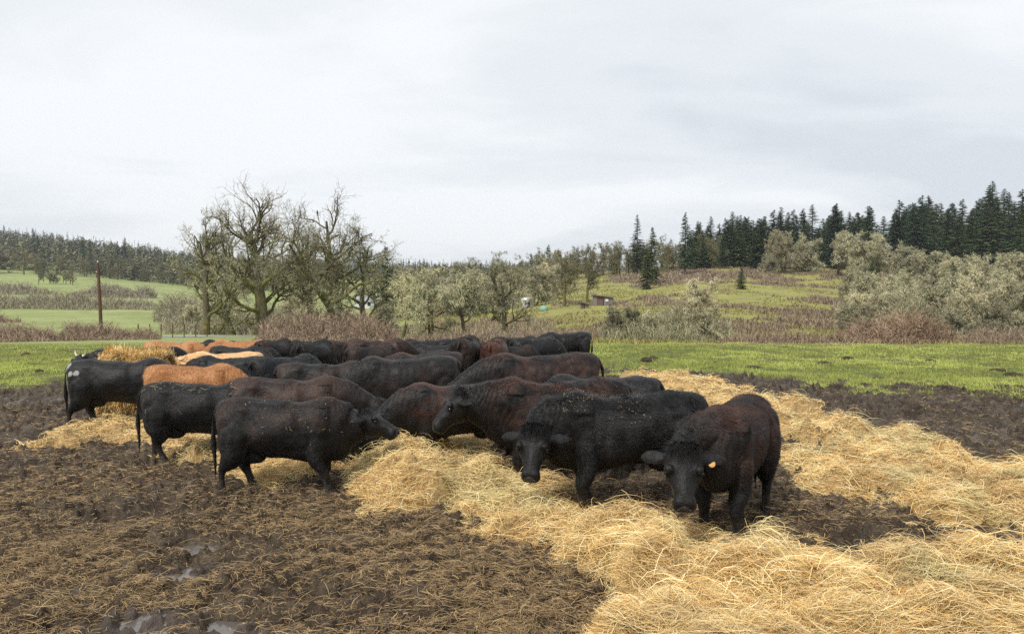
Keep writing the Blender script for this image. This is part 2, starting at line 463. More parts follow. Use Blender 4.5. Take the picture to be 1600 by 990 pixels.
litter = np.clip(fbm2(GXX * 0.7, GYY * 0.7, 3, 71), 0, 1)
gm, t, b = mat_new('pasture_and_mud', 0.9, 0.18)
geo = nn(t, 'ShaderNodeNewGeometry'); P_ = geo.outputs['Position']
nA = noise(t, P_, 0.35, 5, 0.6); nB = noise(t, P_, 3.0, 5, 0.65); nC = noise(t, P_, 22.0, 4, 0.7); nD = noise(t, P_, 0.05, 4, 0.6); nE = noise(t, P_, 70.0, 3, 0.7)
mud_c = ramp(t, nB, [(0.30, (0.020, 0.0155, 0.0115)), (0.48, (0.068, 0.050, 0.034)), (0.68, (0.165, 0.128, 0.09))])
mud_c = mixc(t, mth(t, 'MULTIPLY', mapr(t, nE, 0.48, 0.66), 0.55), mud_c, (0.15, 0.10, 0.055))
mud_c = mixc(t, mth(t, 'MULTIPLY', mapr(t, nC, 0.52, 0.68), 0.5), mud_c, (0.025, 0.018, 0.014))
grass_c = ramp(t, nB, [(0.3, (0.055, 0.06, 0.018)), (0.52, (0.13, 0.15, 0.035)), (0.75, (0.22, 0.23, 0.06))])
grass_c = mixc(t, mapr(t, nA, 0.55, 0.75), grass_c, (0.13, 0.15, 0.05))
field_c = ramp(t, nD, [(0.35, (0.22, 0.265, 0.085)), (0.65, (0.31, 0.345, 0.14))])
field_c = mixc(t, mapr(t, nA, 0.45, 0.8), field_c, (0.22, 0.23, 0.085))
moor_c = ramp(t, noise(t, P_, 0.16, 6, 0.7), [(0.30, (0.15, 0.11, 0.06)), (0.42, (0.25, 0.22, 0.08)), (0.54, (0.28, 0.29, 0.07)), (0.70, (0.38, 0.31, 0.14))])
moor_c = mixc(t, mth(t, 'MULTIPLY', mapr(t, nB, 0.46, 0.68), 0.6), moor_c, (0.17, 0.13, 0.07))
brush_c = ramp(t, nB, [(0.3, (0.10, 0.070, 0.050)), (0.7, (0.20, 0.145, 0.10))])
aM = attr(t, 'mud').outputs['Fac']; aH = attr(t, 'hill').outputs['Fac']; aB = attr(t, 'brush').outputs['Fac']
aF = attr(t, 'field').outputs['Fac']; aW = attr(t, 'wet').outputs['Fac']; aG = attr(t, 'bright').outputs['Fac']
c = mixc(t, aF, grass_c, field_c)
c = mixc(t, aH, c, moor_c); c = mixc(t, aB, c, brush_c)
c = mixc(t, aG, c, (0.13, 0.28, 0.045))
c = mixc(t, mth(t, 'MULTIPLY', mapr(t, noise(t, P_, 0.11, 6, 0.75), 0.50, 0.68), 0.55), c, (0.17, 0.15, 0.07))
c = mixc(t, aM, c, mud_c)
c = mixc(t, mth(t, 'MULTIPLY', mapr(t, aW, 0.25, 0.8), 0.7), c, (0.13, 0.105, 0.095))
t.links.new(c, b.inputs['Base Color'])
wetr = mth(t, 'SUBTRACT', 0.80, mth(t, 'MULTIPLY', aM, mapr(t, nA, 0.35, 0.65, 0.12, 0.42)))
wetr = mth(t, 'SUBTRACT', wetr, mth(t, 'MULTIPLY', mapr(t, aW, 0.3, 0.8), 0.32))
t.links.new(wetr, b.inputs['Roughness'])
hb = mth(t, 'ADD', nC, mth(t, 'MULTIPLY', nE, 0.6))
bump(t, b, hb, 0.9, 0.05)
fieldm = sstep(38, 48, D_)
me = mesh_np('ground', np.stack([GXX, GYY, GZ], -1), quads=quads, mat=gm, smooth=True,
             extra={'mud': mudm, 'hill': hillm, 'brush': brm, 'field': fieldm, 'wet': wet, 'bright': bright})
tag(link('ground', me), kind='structure')

# water standing in the mud
wm, t, b = mat_new('muddy_water', 0.16, 0.8)
b.inputs['Base Color'].default_value = (0.10, 0.088, 0.078, 1)
tcx = nn(t, 'ShaderNodeTexCoord'); bump(t, b, noise(t, tcx.outputs['Object'], 9, 3), 0.05, 0.01)
g = Geo()
xs = np.linspace(-4.2, -1.5, 60); ys = np.linspace(5.0, 8.2, 60)
for (x0, x1, y0, y1, dz) in ((-4.4, -1.6, 4.9, 8.3, -0.036), (-18, -6.5, 15.8, 19.2, -0.060)):
    X2, Y2 = np.meshgrid(np.linspace(x0, x1, 50), np.linspace(y0, y1, 50))
    Zw = base_h(X2, Y2) + dz
    ix = np.arange(2500).reshape(50, 50)
    q = np.stack([ix[:-1, :-1], ix[:-1, 1:], ix[1:, 1:], ix[1:, :-1]], -1).reshape(-1, 4)
    keep = (puddle_f(X2, Y2).ravel()[q].mean(1) > 0.30)
    g.add(np.stack([X2, Y2, Zw], -1), q=q[keep])
tag(link('puddle_water', g.mesh('puddle_water', wm, True)), kind='structure')

# gravel lane beyond the yard on the left
lane_m, t, b = mat_new('lane_gravel', 0.9, 0.2)
tcx = nn(t, 'ShaderNodeTexCoord')
t.links.new(ramp(t, noise(t, tcx.outputs['Object'], 4, 5, 0.7), [(0.3, (0.22, 0.22, 0.21)), (0.7, (0.42, 0.42, 0.41))]), b.inputs['Base Color'])
pts = [(-36.0, 62.0), (-30, 66), (-26, 70.5), (-24.5, 76), (-26, 84), (-31, 95)]
ts = np.linspace(0, 5, 60); lx = np.interp(ts, range(6), [p[0] for p in pts]); ly = np.interp(ts, range(6), [p[1] for p in pts])
tx = np.gradient(lx); ty = np.gradient(ly); L = np.hypot(tx, ty); nx, ny = -ty / L, tx / L
V = []
for o_ in (-1.2, -0.4, 0.4, 1.2):
    X2 = lx + nx * o_; Y2 = ly + ny * o_; V.append(np.stack([X2, Y2, ground_z(X2, Y2) + 0.03], -1))
V = np.stack(V, 1); ix = np.arange(240).reshape(60, 4)
q = np.stack([ix[:-1, :-1], ix[:-1, 1:], ix[1:, 1:], ix[1:, :-1]], -1).reshape(-1, 4)
g = Geo(); g.add(V, q=q); tag(link('gravel_lane', g.mesh('gravel_lane', lane_m, True)), kind='structure')

# ------------------------------------------------------------------ grass on the pasture
def scr_pts(n, x0, x1, y0, y1, seed):
    rg = np.random.default_rng(seed)
    x = rg.uniform(x0, x1, n); y = rg.uniform(y0, y1, n)
    D = CAMH * FPX / (y - YH); return (x - 800) / FPX * D, D
rg = np.random.default_rng(5)
X, Y = scr_pts(420000, -150, 1750, 530, 640, 5)
mk = mud_m(X, Y); keep = (rg.random(len(X)) > mk * 1.05) & (Y < 44)
X, Y = X[keep], Y[keep]; n = len(X)
tuft = fbm2(X * 0.9, Y * 0.9, 3, 21)
keep = rg.random(n) < 1.9 * tuft - .25; X, Y, tuft = X[keep], Y[keep], tuft[keep]; n = len(X)
Z = ground_z(X, Y) - 0.01
h = rg.uniform(0.03, 0.11, n) * (0.3 + 1.4 * tuft)
a = rg.uniform(0, 2 * math.pi, n); lean = rg.uniform(0.1, 0.7, n)
base = np.stack([X, Y, Z], -1)
tip = base + np.stack([np.cos(a) * lean * h, np.sin(a) * lean * h, h], -1)
wv = np.stack([np.ones(n), rg.normal(0, .5, n), np.zeros(n)], -1) * (0.0045 * np.maximum(1, Y / 14))[:, None]
cA, cB, cC = np.array([.25, .32, .06]), np.array([.56, .60, .16]), np.array([.54, .46, .22])
u = rg.random(n)[:, None]; v_ = (rg.random(n) < 0.13)[:, None]
cc = np.where(v_, cC, cA * (1 - u) + cB * u) * (0.45 + 1.05 * fbm2(X * .5, Y * .5, 4, 8))[:, None]
g = Geo(); g.blades(base, tip, wv, cc)
tag(link('grass', g.mesh('grass', col_mat('grass_blade', 0.6, 0.2, transl=0.25))), 'short bright green grass covering the pasture behind the mud', 'grass', kind='stuff')

# ------------------------------------------------------------------ loose hay
hay_m = col_mat('hay_straw', 0.55, 0.3)
g = Geo()
selr = np.where((RR > 3.5) & (RR < 24))[0]; r0, r1 = selr[0], selr[-1]
ncin = len(th_in)
sub = idx[r0:r1, :ncin]
HX, HY = GXX[sub], GYY[sub]; HT = hay_t(HX, HY)
HZ = GZ[sub] * 0 + base_h(HX, HY) + 0.35 * mud_m(HX, HY) * mud_z(HX, HY) + HT - 0.028
ii = np.arange(HX.size).reshape(HX.shape)
q = np.stack([ii[:-1, :-1], ii[:-1, 1:], ii[1:, 1:], ii[1:, :-1]], -1).reshape(-1, 4)
kq = HT.ravel()[q].max(1) > 0.012
used = np.zeros(HX.size, bool); used[q[kq].ravel()] = True
remap = np.cumsum(used) - 1
hn = fbm2(HX * 6, HY * 6, 3, 5).ravel(); 
hc = np.array([.34, .225, .09])[None] * (0.55 + 0.9 * hn)[:, None]
g.add(np.stack([HX, HY, HZ], -1).reshape(-1, 3)[used], q=remap[q[kq]], c=hc[used])
def hay_surface(X, Y):
    T = hay_t(X, Y)
    return base_h(X, Y) + 0.35 * mud_m(X, Y) * mud_z(X, Y) + T - 0.028, T
def strands(g, X, Y, Z, ln, wd, phi, up, curl, cols, rg, k=5, lift=0.0):
    n = len(X)
    tt = np.linspace(-0.5, 0.5, k)[None, :]
    ang = phi[:, None] + curl[:, None] * tt * 2
    dx = np.cos(ang) * ln[:, None] / (k - 1); dy = np.sin(ang) * ln[:, None] / (k - 1)
    px2 = X[:, None] + np.cumsum(dx, 1) - dx.sum(1, keepdims=True) / 2
    py2 = Y[:, None] + np.cumsum(dy, 1) - dy.sum(1, keepdims=True) / 2
    arch = (0.25 - tt ** 2) * 4 * up[:, None]
    tilt = rg.normal(0, 0.16, n)[:, None] * tt * ln[:, None]
    pz = Z[:, None] + arch + tilt + lift
    P = np.stack([px2, py2, pz], -1)
    T = unit(P[:, -1] - P[:, 0])
    sd = unit(np.cross(T, unit(rg.normal(0, 0.6, (n, 3)) + np.array([0, -0.4, 1]))))
    Wd = wd[:, None] * (1 - 0.55 * np.abs(tt * 2) ** 2)
    g.ribbons(P, Wd, sd, cols)
def hay_cols(n, X, Y, rg, dark=1.0):
    pal = np.array([[.88, .66, .31], [.80, .55, .22], [.68, .38, .12], [.66, .52, .24], [.94, .77, .46], [.42, .26, .09]])
    p = fbm2(X * 1.1, Y * 1.1, 3, 55)
    k = rg.choice(6, n, p=[.30, .25, .13, .11, .13, .08])
    c = pal[k]
    green = 0.7 * sstep(0.64, 0.76, fbm2(X * 1.4 + 9, Y * 1.4, 2, 58))[:, None]
    c = c * (1 - green * 0.6) + np.array([.44, .45, .23]) * green * 0.6
    rust = sstep(0.62, 0.78, fbm2(X * 2.2 - 9, Y * 2.2, 2, 59))[:, None]
    c = c * (1 - rust * 0.25) + np.array([.46, .25, .08]) * rust * 0.25
    dirt = sstep(.58, .72, fbm2(X * 1.7 + 2, Y * 1.7, 3, 57))[:, None] * (rg.random(n) < .6)[:, None]
    c = c * (1 - dirt * .5) + np.array([.22, .15, .08]) * dirt * .5
    return np.clip(c * (rg.uniform(0.8, 1.1, n) * (0.82 + 0.36 * p))[:, None] * dark, 0, 0.9)
rg = np.random.default_rng(11)
X, Y = scr_pts(800000, -120, 1760, 590, 1180, 12)
T = hay_t(X, Y); keep = T > 0.006 + rg.random(len(T)) ** 2 * 0.055
X, Y = X[keep], Y[keep]; n = len(X)
Z, T = hay_surface(X, Y)
Z = Z + rg.random(n) ** 1.5 * (0.015 + 0.16 * np.minimum(T, .25))
flow = fbm2(X * 0.75, Y * 0.75, 3, 33) * 9 + fbm2(X * 2.6, Y * 2.6, 2, 35) * 4
phi = flow + rg.normal(0, 0.75, n)
ln = rg.uniform(0.08, 0.36, n) * np.where(rg.random(n) < .3, .5, 1); wd = rg.uniform(0.0011, 0.0023, n) * np.maximum(1, Y / 6.5)
strands(g, X, Y, Z, ln, wd, phi, rg.uniform(-0.01, 0.05, n), rg.normal(0, 1.2, n), hay_cols(n, X, Y, rg), rg)
print('hay strands', n)
# stray long stems standing out of the hay
X, Y = scr_pts(9000, 500, 1650, 640, 1000, 13); T = hay_t(X, Y); keep = T > 0.05; X, Y = X[keep], Y[keep]; n = len(X)
Z, T = hay_surface(X, Y)
strands(g, X, Y, Z + 0.05, rg.uniform(0.25, 0.6, n), rg.uniform(0.0018, 0.003, n), rg.uniform(0, 6.3, n), rg.uniform(0.0, 0.13, n), rg.normal(0, 0.5, n), hay_cols(n, X, Y, rg, 1.08), rg)
tag(link('loose_hay', g.mesh('loose_hay', hay_m)), 'golden loose hay spread in a thick winding row across the mud', 'hay', kind='stuff')

# trodden straw in the mud
g = Geo(); rg = np.random.default_rng(17)
X, Y = scr_pts(340000, -120, 1760, 598, 1040, 19)
T = hay_t(X, Y); lit = fbm2(X * 0.7, Y * 0.7, 3, 71); px2, D2 = pxD(X, Y)
dens = (.16 + .75 * sstep(0.34, 0.62, lit)) * np.interp(px2, [0, 500, 1000, 1300, 1600], [1.0, 0.95, 0.8, 0.55, 0.45]) * np.interp(Y, [5, 10, 14, 22], [1, .9, .5, .25])
dens = dens + sstep(-0.9, 0.1, -T * 100 + 0.2) * 0
mk = mud_m(X, Y)
keep = (T < 0.05) & (rg.random(len(X)) < dens * mk) & (puddle_f(X, Y) < 0.42 + rg.random(len(X)) ** 2 * .5)
X, Y = X[keep], Y[keep]; n = len(X); Z = ground_z(X, Y)
dk = rg.random(n)[:, None]
cc = np.array([.47, .32, .16]) * (1 - dk) + np.array([.15, .10, .055]) * dk
br = (rg.random(n) < 0.07)[:, None]; cc = np.where(br, np.array([.52, .38, .19]), cc) * rg.uniform(.55, 1.1, (n, 1))
strands(g, X, Y, Z, rg.uniform(0.04, 0.20, n), rg.uniform(0.0014, 0.0028, n) * np.maximum(1, Y / 7), fbm2(X * 2, Y * 2, 2, 8) * 12 + rg.normal(0, .8, n),
        rg.uniform(0.0, 0.022, n), rg.normal(0, 1.1, n), cc, rg, k=4, lift=0.004)
print('litter', n)
tag(link('trodden_straw', g.mesh('trodden_straw', col_mat('old_straw', 0.7, 0.2))), 'brown trampled straw scattered thinly over the churned mud', 'straw', kind='stuff')

# ------------------------------------------------------------------ cattle
def cow_mat(name, base, tint, amt, rough=0.42, white=False, spec=0.45, stain=True):
    m, t, b = mat_new(name, rough, spec)
    tcx = nn(t, 'ShaderNodeTexCoord'); P = tcx.outputs['Object']
    sp = nn(t, 'ShaderNodeSeparateXYZ'); t.links.new(P, sp.inputs[0])
    n1 = noise(t, P, 2.2, 4, 0.6, 0.6); n2 = noise(t, P, 14, 4, 0.7)
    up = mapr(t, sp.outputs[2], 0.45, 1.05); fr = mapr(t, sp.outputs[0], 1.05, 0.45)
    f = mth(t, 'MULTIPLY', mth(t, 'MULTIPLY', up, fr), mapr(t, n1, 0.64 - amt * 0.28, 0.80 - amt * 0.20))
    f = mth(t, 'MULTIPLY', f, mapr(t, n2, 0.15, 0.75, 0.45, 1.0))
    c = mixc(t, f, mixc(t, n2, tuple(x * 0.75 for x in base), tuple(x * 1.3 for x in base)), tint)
    if stain:   # mud on the lower legs
        lo = mth(t, 'MULTIPLY', mapr(t, sp.outputs[2], 0.36, 0.10), mapr(t, n2, 0.38, 0.62))
        c = mixc(t, mth(t, 'MULTIPLY', lo, 0.75), c, (0.075, 0.055, 0.04))
    if white:
        for (cx, cy, cz, rr) in ((-0.66, -0.30, 1.03, 0.055), (-0.76, -0.26, 1.01, 0.045), (-0.93, -0.05, 1.09, 0.075), (-0.86, -0.16, 1.17, 0.07), (-0.95, -0.1, 0.89, 0.05), (-0.42, -0.3, 1.09, 0.03)):
            vm = nn(t, 'ShaderNodeVectorMath', operation='DISTANCE'); t.links.new(P, vm.inputs[0]); vm.inputs[1].default_value = (cx, cy, cz)
            dd = mth(t, 'ADD', vm.outputs['Value'], mth(t, 'MULTIPLY', mth(t, 'SUBTRACT', n2, 0.5), 0.10))
            c = mixc(t, mapr(t, dd, rr + 0.012, rr - 0.012), c, (0.34, 0.32, 0.31))
    t.links.new(c, b.inputs['Base Color'])
    bump(t, b, noise(t, P, 38, 4, 0.65), 0.6, 0.016)
    return m
HAIRM = {}
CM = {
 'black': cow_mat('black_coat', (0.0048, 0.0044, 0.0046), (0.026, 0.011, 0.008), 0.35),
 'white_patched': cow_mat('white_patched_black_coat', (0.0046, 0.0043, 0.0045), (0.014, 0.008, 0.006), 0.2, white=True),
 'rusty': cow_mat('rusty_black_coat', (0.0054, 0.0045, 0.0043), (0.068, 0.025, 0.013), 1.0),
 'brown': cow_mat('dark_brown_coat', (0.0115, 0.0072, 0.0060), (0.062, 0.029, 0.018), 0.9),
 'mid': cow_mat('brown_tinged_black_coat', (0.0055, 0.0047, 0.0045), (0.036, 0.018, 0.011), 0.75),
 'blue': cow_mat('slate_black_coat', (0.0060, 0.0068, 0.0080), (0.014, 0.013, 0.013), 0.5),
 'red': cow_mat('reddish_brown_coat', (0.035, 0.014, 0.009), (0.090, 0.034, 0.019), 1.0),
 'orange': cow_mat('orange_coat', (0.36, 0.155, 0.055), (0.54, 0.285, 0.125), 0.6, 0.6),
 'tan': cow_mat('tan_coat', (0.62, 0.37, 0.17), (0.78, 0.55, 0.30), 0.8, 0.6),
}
for k_ in list(CM):
    _b = CM[k_].node_tree.nodes['Principled BSDF']; _b.inputs['Sheen Weight'].default_value = .10; _b.inputs['Sheen Roughness'].default_value = .35; _b.inputs['Sheen Tint'].default_value = (.75, .70, .68, 1)
    hm = CM[k_].copy(); hm.name = CM[k_].name + '_hair'; HAIRM[k_] = hm
    hm.node_tree.nodes['Principled BSDF'].inputs['Roughness'].default_value = .50 if k_ not in ('orange', 'tan') else .65
    hm.node_tree.nodes['Principled BSDF'].inputs['Specular IOR Level'].default_value = .32 if k_ not in ('orange', 'tan') else .2
    bm_ = CM[k_].node_tree.nodes['Principled BSDF']; bm_.inputs['Roughness'].default_value = .5; bm_.inputs['Specular IOR Level'].default_value = .32
def plain(name, colr, rough, spec=0.5):
    m, t, b = mat_new(name, rough, spec); b.inputs['Base Color'].default_value = (*colr, 1)
    tcx = nn(t, 'ShaderNodeTexCoord'); nz = noise(t, tcx.outputs['Object'], 30, 3)
    t.links.new(mixc(t, nz, tuple(x * 0.8 for x in colr), tuple(x * 1.2 for x in colr)), b.inputs['Base Color'])
    return m
eye_m = plain('eye_dark', (0.006, 0.004, 0.004), 0.08); nose_m = plain('nose_leather', (0.030, 0.024, 0.024), 0.33)
pink_m = plain('pale_nose_leather', (0.30, 0.19, 0.15), 0.45)
nos_m = plain('nostril_dark', (0.004, 0.003, 0.003), 0.6); hoof_m = plain('hoof_horn', (0.04, 0.032, 0.026), 0.6)
horn_m, t, b = mat_new('horn_cream', 0.4, 0.4)
t.links.new(ramp(t, attr(t, 'col').outputs['Fac'], [(0.0, (0.60, 0.55, 0.42)), (0.75, (0.62, 0.56, 0.42)), (1.0, (0.06, 0.05, 0.045))]), b.inputs['Base Color'])
tag_m = plain('ear_tag_orange', (0.62, 0.33, 0.10), 0.45)

def loft(g, C, A, B, ra_pos, ra_neg, rb, n=20, p=2.2):
    """sections centred at C (k,3); A up axis with radii ra_pos/ra_neg, B side axis with radius rb"""
    C = np.asarray(C, float); k = len(C)
    a = np.arange(n) / n * 2 * math.pi
    ca, sa = np.cos(a), np.sin(a)
    ca_ = np.sign(ca) * np.abs(ca) ** (2 / p); sa_ = np.sign(sa) * np.abs(sa) ** (2 / p)
    up = np.where(ca_[None] > 0, np.asarray(ra_pos)[:, None], np.asarray(ra_neg)[:, None]) * ca_[None]
    sd = np.asarray(rb)[:, None] * sa_[None]
    V = C[:, None, :] + up[:, :, None] * np.asarray(A)[:, None, :] + sd[:, :, None] * np.asarray(B)[:, None, :]
    idx = np.arange(k * n).reshape(k, n)
    q = np.stack([idx[:-1], idx[1:], np.roll(idx, -1, 1)[1:], np.roll(idx, -1, 1)[:-1]], -1).reshape(-1, 4)
    V = V.reshape(-1, 3); V = np.concatenate([V, C[:1], C[-1:]])
    t1 = np.stack([np.full(n, k * n), idx[0], np.roll(idx[0], -1)], -1); t2 = np.stack([np.full(n, k * n + 1), np.roll(idx[-1], -1), idx[-1]], -1)
    g.add(V, q=q, t=np.concatenate([t1, t2]))
def smooth_interp(S, n):
    S = np.asarray(S, float); k = len(S); u = np.linspace(0, k - 1, n); i = np.minimum(u.astype(int), k - 2); f = (u - i)[:, None]
    Sp = np.concatenate([2 * S[:1] - S[1:2], S, 2 * S[-1:] - S[-2:-1]])
    p0, p1, p2, p3 = Sp[i], Sp[i + 1], Sp[i + 2], Sp[i + 3]
    return 0.5 * ((2 * p1) + (-p0 + p2) * f + (2 * p0 - 5 * p1 + 4 * p2 - p3) * f * f + (-p0 + 3 * p1 - 3 * p2 + p3) * f ** 3)
def limb(g, pts, n=26, sides=14):
    """pts rows: x y z r_fore_aft r_side"""
    S = smooth_interp(pts, n); C = S[:, :3]; T = unit(np.gradient(C, axis=0))
    side = np.tile(np.array([0, 1.0, 0]), (n, 1)); A = unit(np.cross(side, T)); B = unit(np.cross(T, A))
    loft(g, C, A, B, S[:, 3], S[:, 3], S[:, 4], sides, 2.0)

LEGCUT = 0.13
def cow_mesh_parts(pose):
    g = Geo(); HS = pose.get('hs', 1.03)
    st = np.array([  # x top bottom halfwidth
     (-0.965, 1.255, 1.00, .08), (-0.945, 1.305, .93, .17), (-0.88, 1.345, .86, .235), (-0.76, 1.365, .79, .27), (-0.62, 1.375, .735, .285), (-0.46, 1.37, .675, .295),
     (-0.22, 1.345, .615, .34), (0.06, 1.335, .575, .365), (0.32, 1.35, .55, .335), (0.52, 1.38, .545, .28), (0.68, 1.37, .56, .24), (0.81, 1.31, .585, .205),
     (0.90, 1.20, .63, .155), (0.95, 1.06, .72, .085)])
    st[:, 3] *= pose.get('fat', 1.0)
    st[4:10, 2] -= pose.get('belly', 0.0)
    S = smooth_interp(st, 60)
    zc = S[:, 2] + (S[:, 1] - S[:, 2]) * 0.52
    C = np.stack([S[:, 0], 0 * zc, zc], -1)
    loft(g, C, np.tile([0, 0, 1.0], (60, 1)), np.tile([0, 1.0, 0], (60, 1)), S[:, 1] - zc, zc - S[:, 2], S[:, 3], 32, 2.15)
    hb = pose.get('bony', 0.5)
    for s in (-1, 1):
        g.sphere((-0.76, s * 0.215, 1.06), (.15, .085, .17))          
        g.sphere((-0.90, s * 0.135, 1.17), (.08, .055, .075))                                   # pin bones
        g.sphere((0.50, s * 0.185, 1.0), (.20, .125, .33), np.array([[.94, 0, -.34], [0, 1, 0], [.34, 0, .94]]))  # shoulder
        g.sphere((-0.66, s * 0.17, 0.88), (.26, .165, .33))                                  # thigh
    # legs
    L = pose.get('legs', (0.05, -0.10, -0.14, 0.16))   # foot offsets: front left, front right, hind left, hind right
    feet = []
    for s, d in ((1, L[0]), (-1, L[1])):
        limb(g, [(.50, s * .19, 1.0, .15, .10), (.50, s * .205, .78, .150, .110), (.48 + .12 * d, s * .20, .60, .118, .095), (.52 + .45 * d, s * .185, .42, .078, .070), (.525 + .55 * d, s * .18, .345, .072, .066),
                 (.515 + .72 * d, s * .178, .24, .048, .047), (.515 + .92 * d, s * .176, .12, .060, .057), (.545 + d, s * .176, .055, .055, .056), (.575 + d, s * .176, -.015, .068, .066)])
        feet.append(((.575 + d) * pose.get('len', .91), s * .176))
    for s, d in ((1, L[2]), (-1, L[3])):
        limb(g, [(-.64, s * .16, 1.05, .20, .10), (-.66, s * .19, .88, .245, .135), (-.655 + .1 * d, s * .195, .72, .205, .120), (-.71 + .3 * d, s * .19, .57, .140, .088), (-.795 + .5 * d, s * .182, .455, .090, .064),
                 (-.81 + .62 * d, s * .178, .385, .068, .054), (-.79 + .8 * d, s * .176, .25, .050, .047), (-.775 + .94 * d, s * .176, .12, .060, .056), (-.745 + d, s * .176, .055, .055, .056), (-.715 + d, s * .176, -.015, .069, .066)])
        feet.append(((-.715 + d) * pose.get('len', .91), s * .176))
    # tail
    tx = pose.get('tail', 0.0)
    tp = [(-.88, 0, 1.30, .04, .04), (-.965, 0, 1.265, .040, .042), (-1.035, tx * .2, 1.16, .033, .033), (-1.065, tx * .5, 1.0, .027, .027), (-1.06, tx * .8, .75, .023, .023), (-1.05, tx, .58, .024, .024), (-1.045, tx, .45, .034, .030), (-1.04, tx, .33, .030, .026), (-1.04, tx, .22, .008, .008)]
    limb(g, tp, 40, 10)
    # udder / flank fold
    if pose.get('udder', True): g.sphere((-0.46, 0, .62), (.16, .14, .11))
    # short legged stock: the trunk sits low
    lc = pose.get('cut', LEGCUT)
    for v in g.v: v[:, 2] = np.where(v[:, 2] < .62, v[:, 2] * (1 - lc / .62), v[:, 2] - lc)
    for v in g.v: v[:, 0] *= pose.get('len', .91)
    # head frame
    yw, pt = R(pose.get('yaw', 0)), R(pose.get('pitch', 30)); rl = R(pose.get('roll', 0))
    f = np.array([math.cos(pt) * math.cos(yw), math.cos(pt) * math.sin(yw), -math.sin(pt)])
    nrm = np.array([math.sin(pt) * math.cos(yw), math.sin(pt) * math.sin(yw), math.cos(pt)])
    bb = np.cross(nrm, f)
    nrm, bb = nrm * math.cos(rl) + bb * math.sin(rl), bb * math.cos(rl) - nrm * math.sin(rl)
    ks = pose.get('len', .91) / .97
    poll = np.array(pose['poll'], float) * np.array([1 - (1 - ks) * .6, 1, 1]) - np.array([0, 0, lc])
    # neck
    E = poll - nrm * 0.10 + f * 0.06
    S0 = np.array([0.56 * ks, 0, 1.04 - lc]); c1 = S0 + np.array([.30, 0, .04 + pose.get('arch', 0.0)]); c2 = E - f * 0.14 - nrm * 0.22
    u = np.linspace(0, 1, 22)[:, None]
    C = (1 - u) ** 3 * S0 + 3 * (1 - u) ** 2 * u * c1 + 3 * (1 - u) * u * u * c2 + u ** 3 * E
    T = unit(np.gradient(C, axis=0)); side = unit(np.cross(np.tile([0, 0, 1.0], (22, 1)), T)); 
    side = unit(side * (1 - u) + bb[None] * u); up = unit(np.cross(T, side))
    uu = u[:, 0]
    th = pose.get('thick', 1.0)
    rv = np.interp(uu, [0, .3, .6, .85, 1], [.33, .285, .235, .195, .150]) * th; rh = np.interp(uu, [0, .3, .6, .85, 1], [.25, .20, .160, .138, .120]) * th
    loft(g, C, up, side, rv, rv * np.interp(uu, [0, .35, .7, 1], [1.10, 1.34, 1.22, 1.05]), rh, 22, 2.1)
    neckC = C
    # head
    hd = np.array([(-0.045, .080, .012, -.09), (-0.005, .124, .058, -.14), (0.05, .148, .074, -.185), (0.11, .154, .070, -.215), (0.17, .151, .058, -.230), (0.225, .141, .048, -.228),
                   (0.28, .118, .046, -.198), (0.33, .098, .048, -.160), (0.38, .087, .046, -.138), (0.43, .092, .042, -.132), (0.475, .096, .030, -.130), (0.505, .080, .004, -.112), (0.52, .045, -.028, -.085)]) * HS
    S = smooth_interp(hd, 40); mid = S[:, 3] + (S[:, 2] - S[:, 3]) * 0.6
    C = poll + S[:, :1] * f + mid[:, None] * nrm
    loft(g, C, np.tile(nrm, (40, 1)), np.tile(bb, (40, 1)), S[:, 2] - mid, mid - S[:, 3], S[:, 1], 24, 2.35)
    H = lambda a, s, n_: poll + (a * f + s * bb + n_ * nrm) * HS
    for s in (-1, 1):
        g.sphere(H(.195, s * .122, .034), (.045, .036, .030), np.array([f, bb, nrm]))       # brow
        # ear
        back, dr = pose.get('earback', 0.25), pose.get('eardrop', 0.0)
        e0 = H(.095, s * .128, -.03); dirn = unit(s * bb - back * f * 1.0 - nrm * (0.25 + dr) - np.array([0, 0, dr * .5]))
        tt = np.linspace(0, 1, 12)[:, None]
        C = e0 + dirn * tt * .235 * HS + np.array([0, 0, -.03]) * tt ** 2
        wide = unit(np.cross(dirn, nrm)); wide = wide if wide @ np.array([0, 0, 1.0]) > 0 else -wide
        thin = np.cross(dirn, wide)
        ww = np.interp(tt[:, 0], [0, .15, .45, .75, .93, 1], [.034, .044, .060, .052, .028, .010]) * HS
        tk = np.interp(tt[:, 0], [0, .3, .8, 1], [.030, .020, .017, .010]) * HS
        loft(g, C, np.tile(wide, (12, 1)), np.tile(thin, (12, 1)), ww, ww, tk, 14, 2.0)
    return g, dict(hs=HS, f=f, n=nrm, b=bb, poll=poll, H=H, feet=feet, neck=neckC, tail=tx)

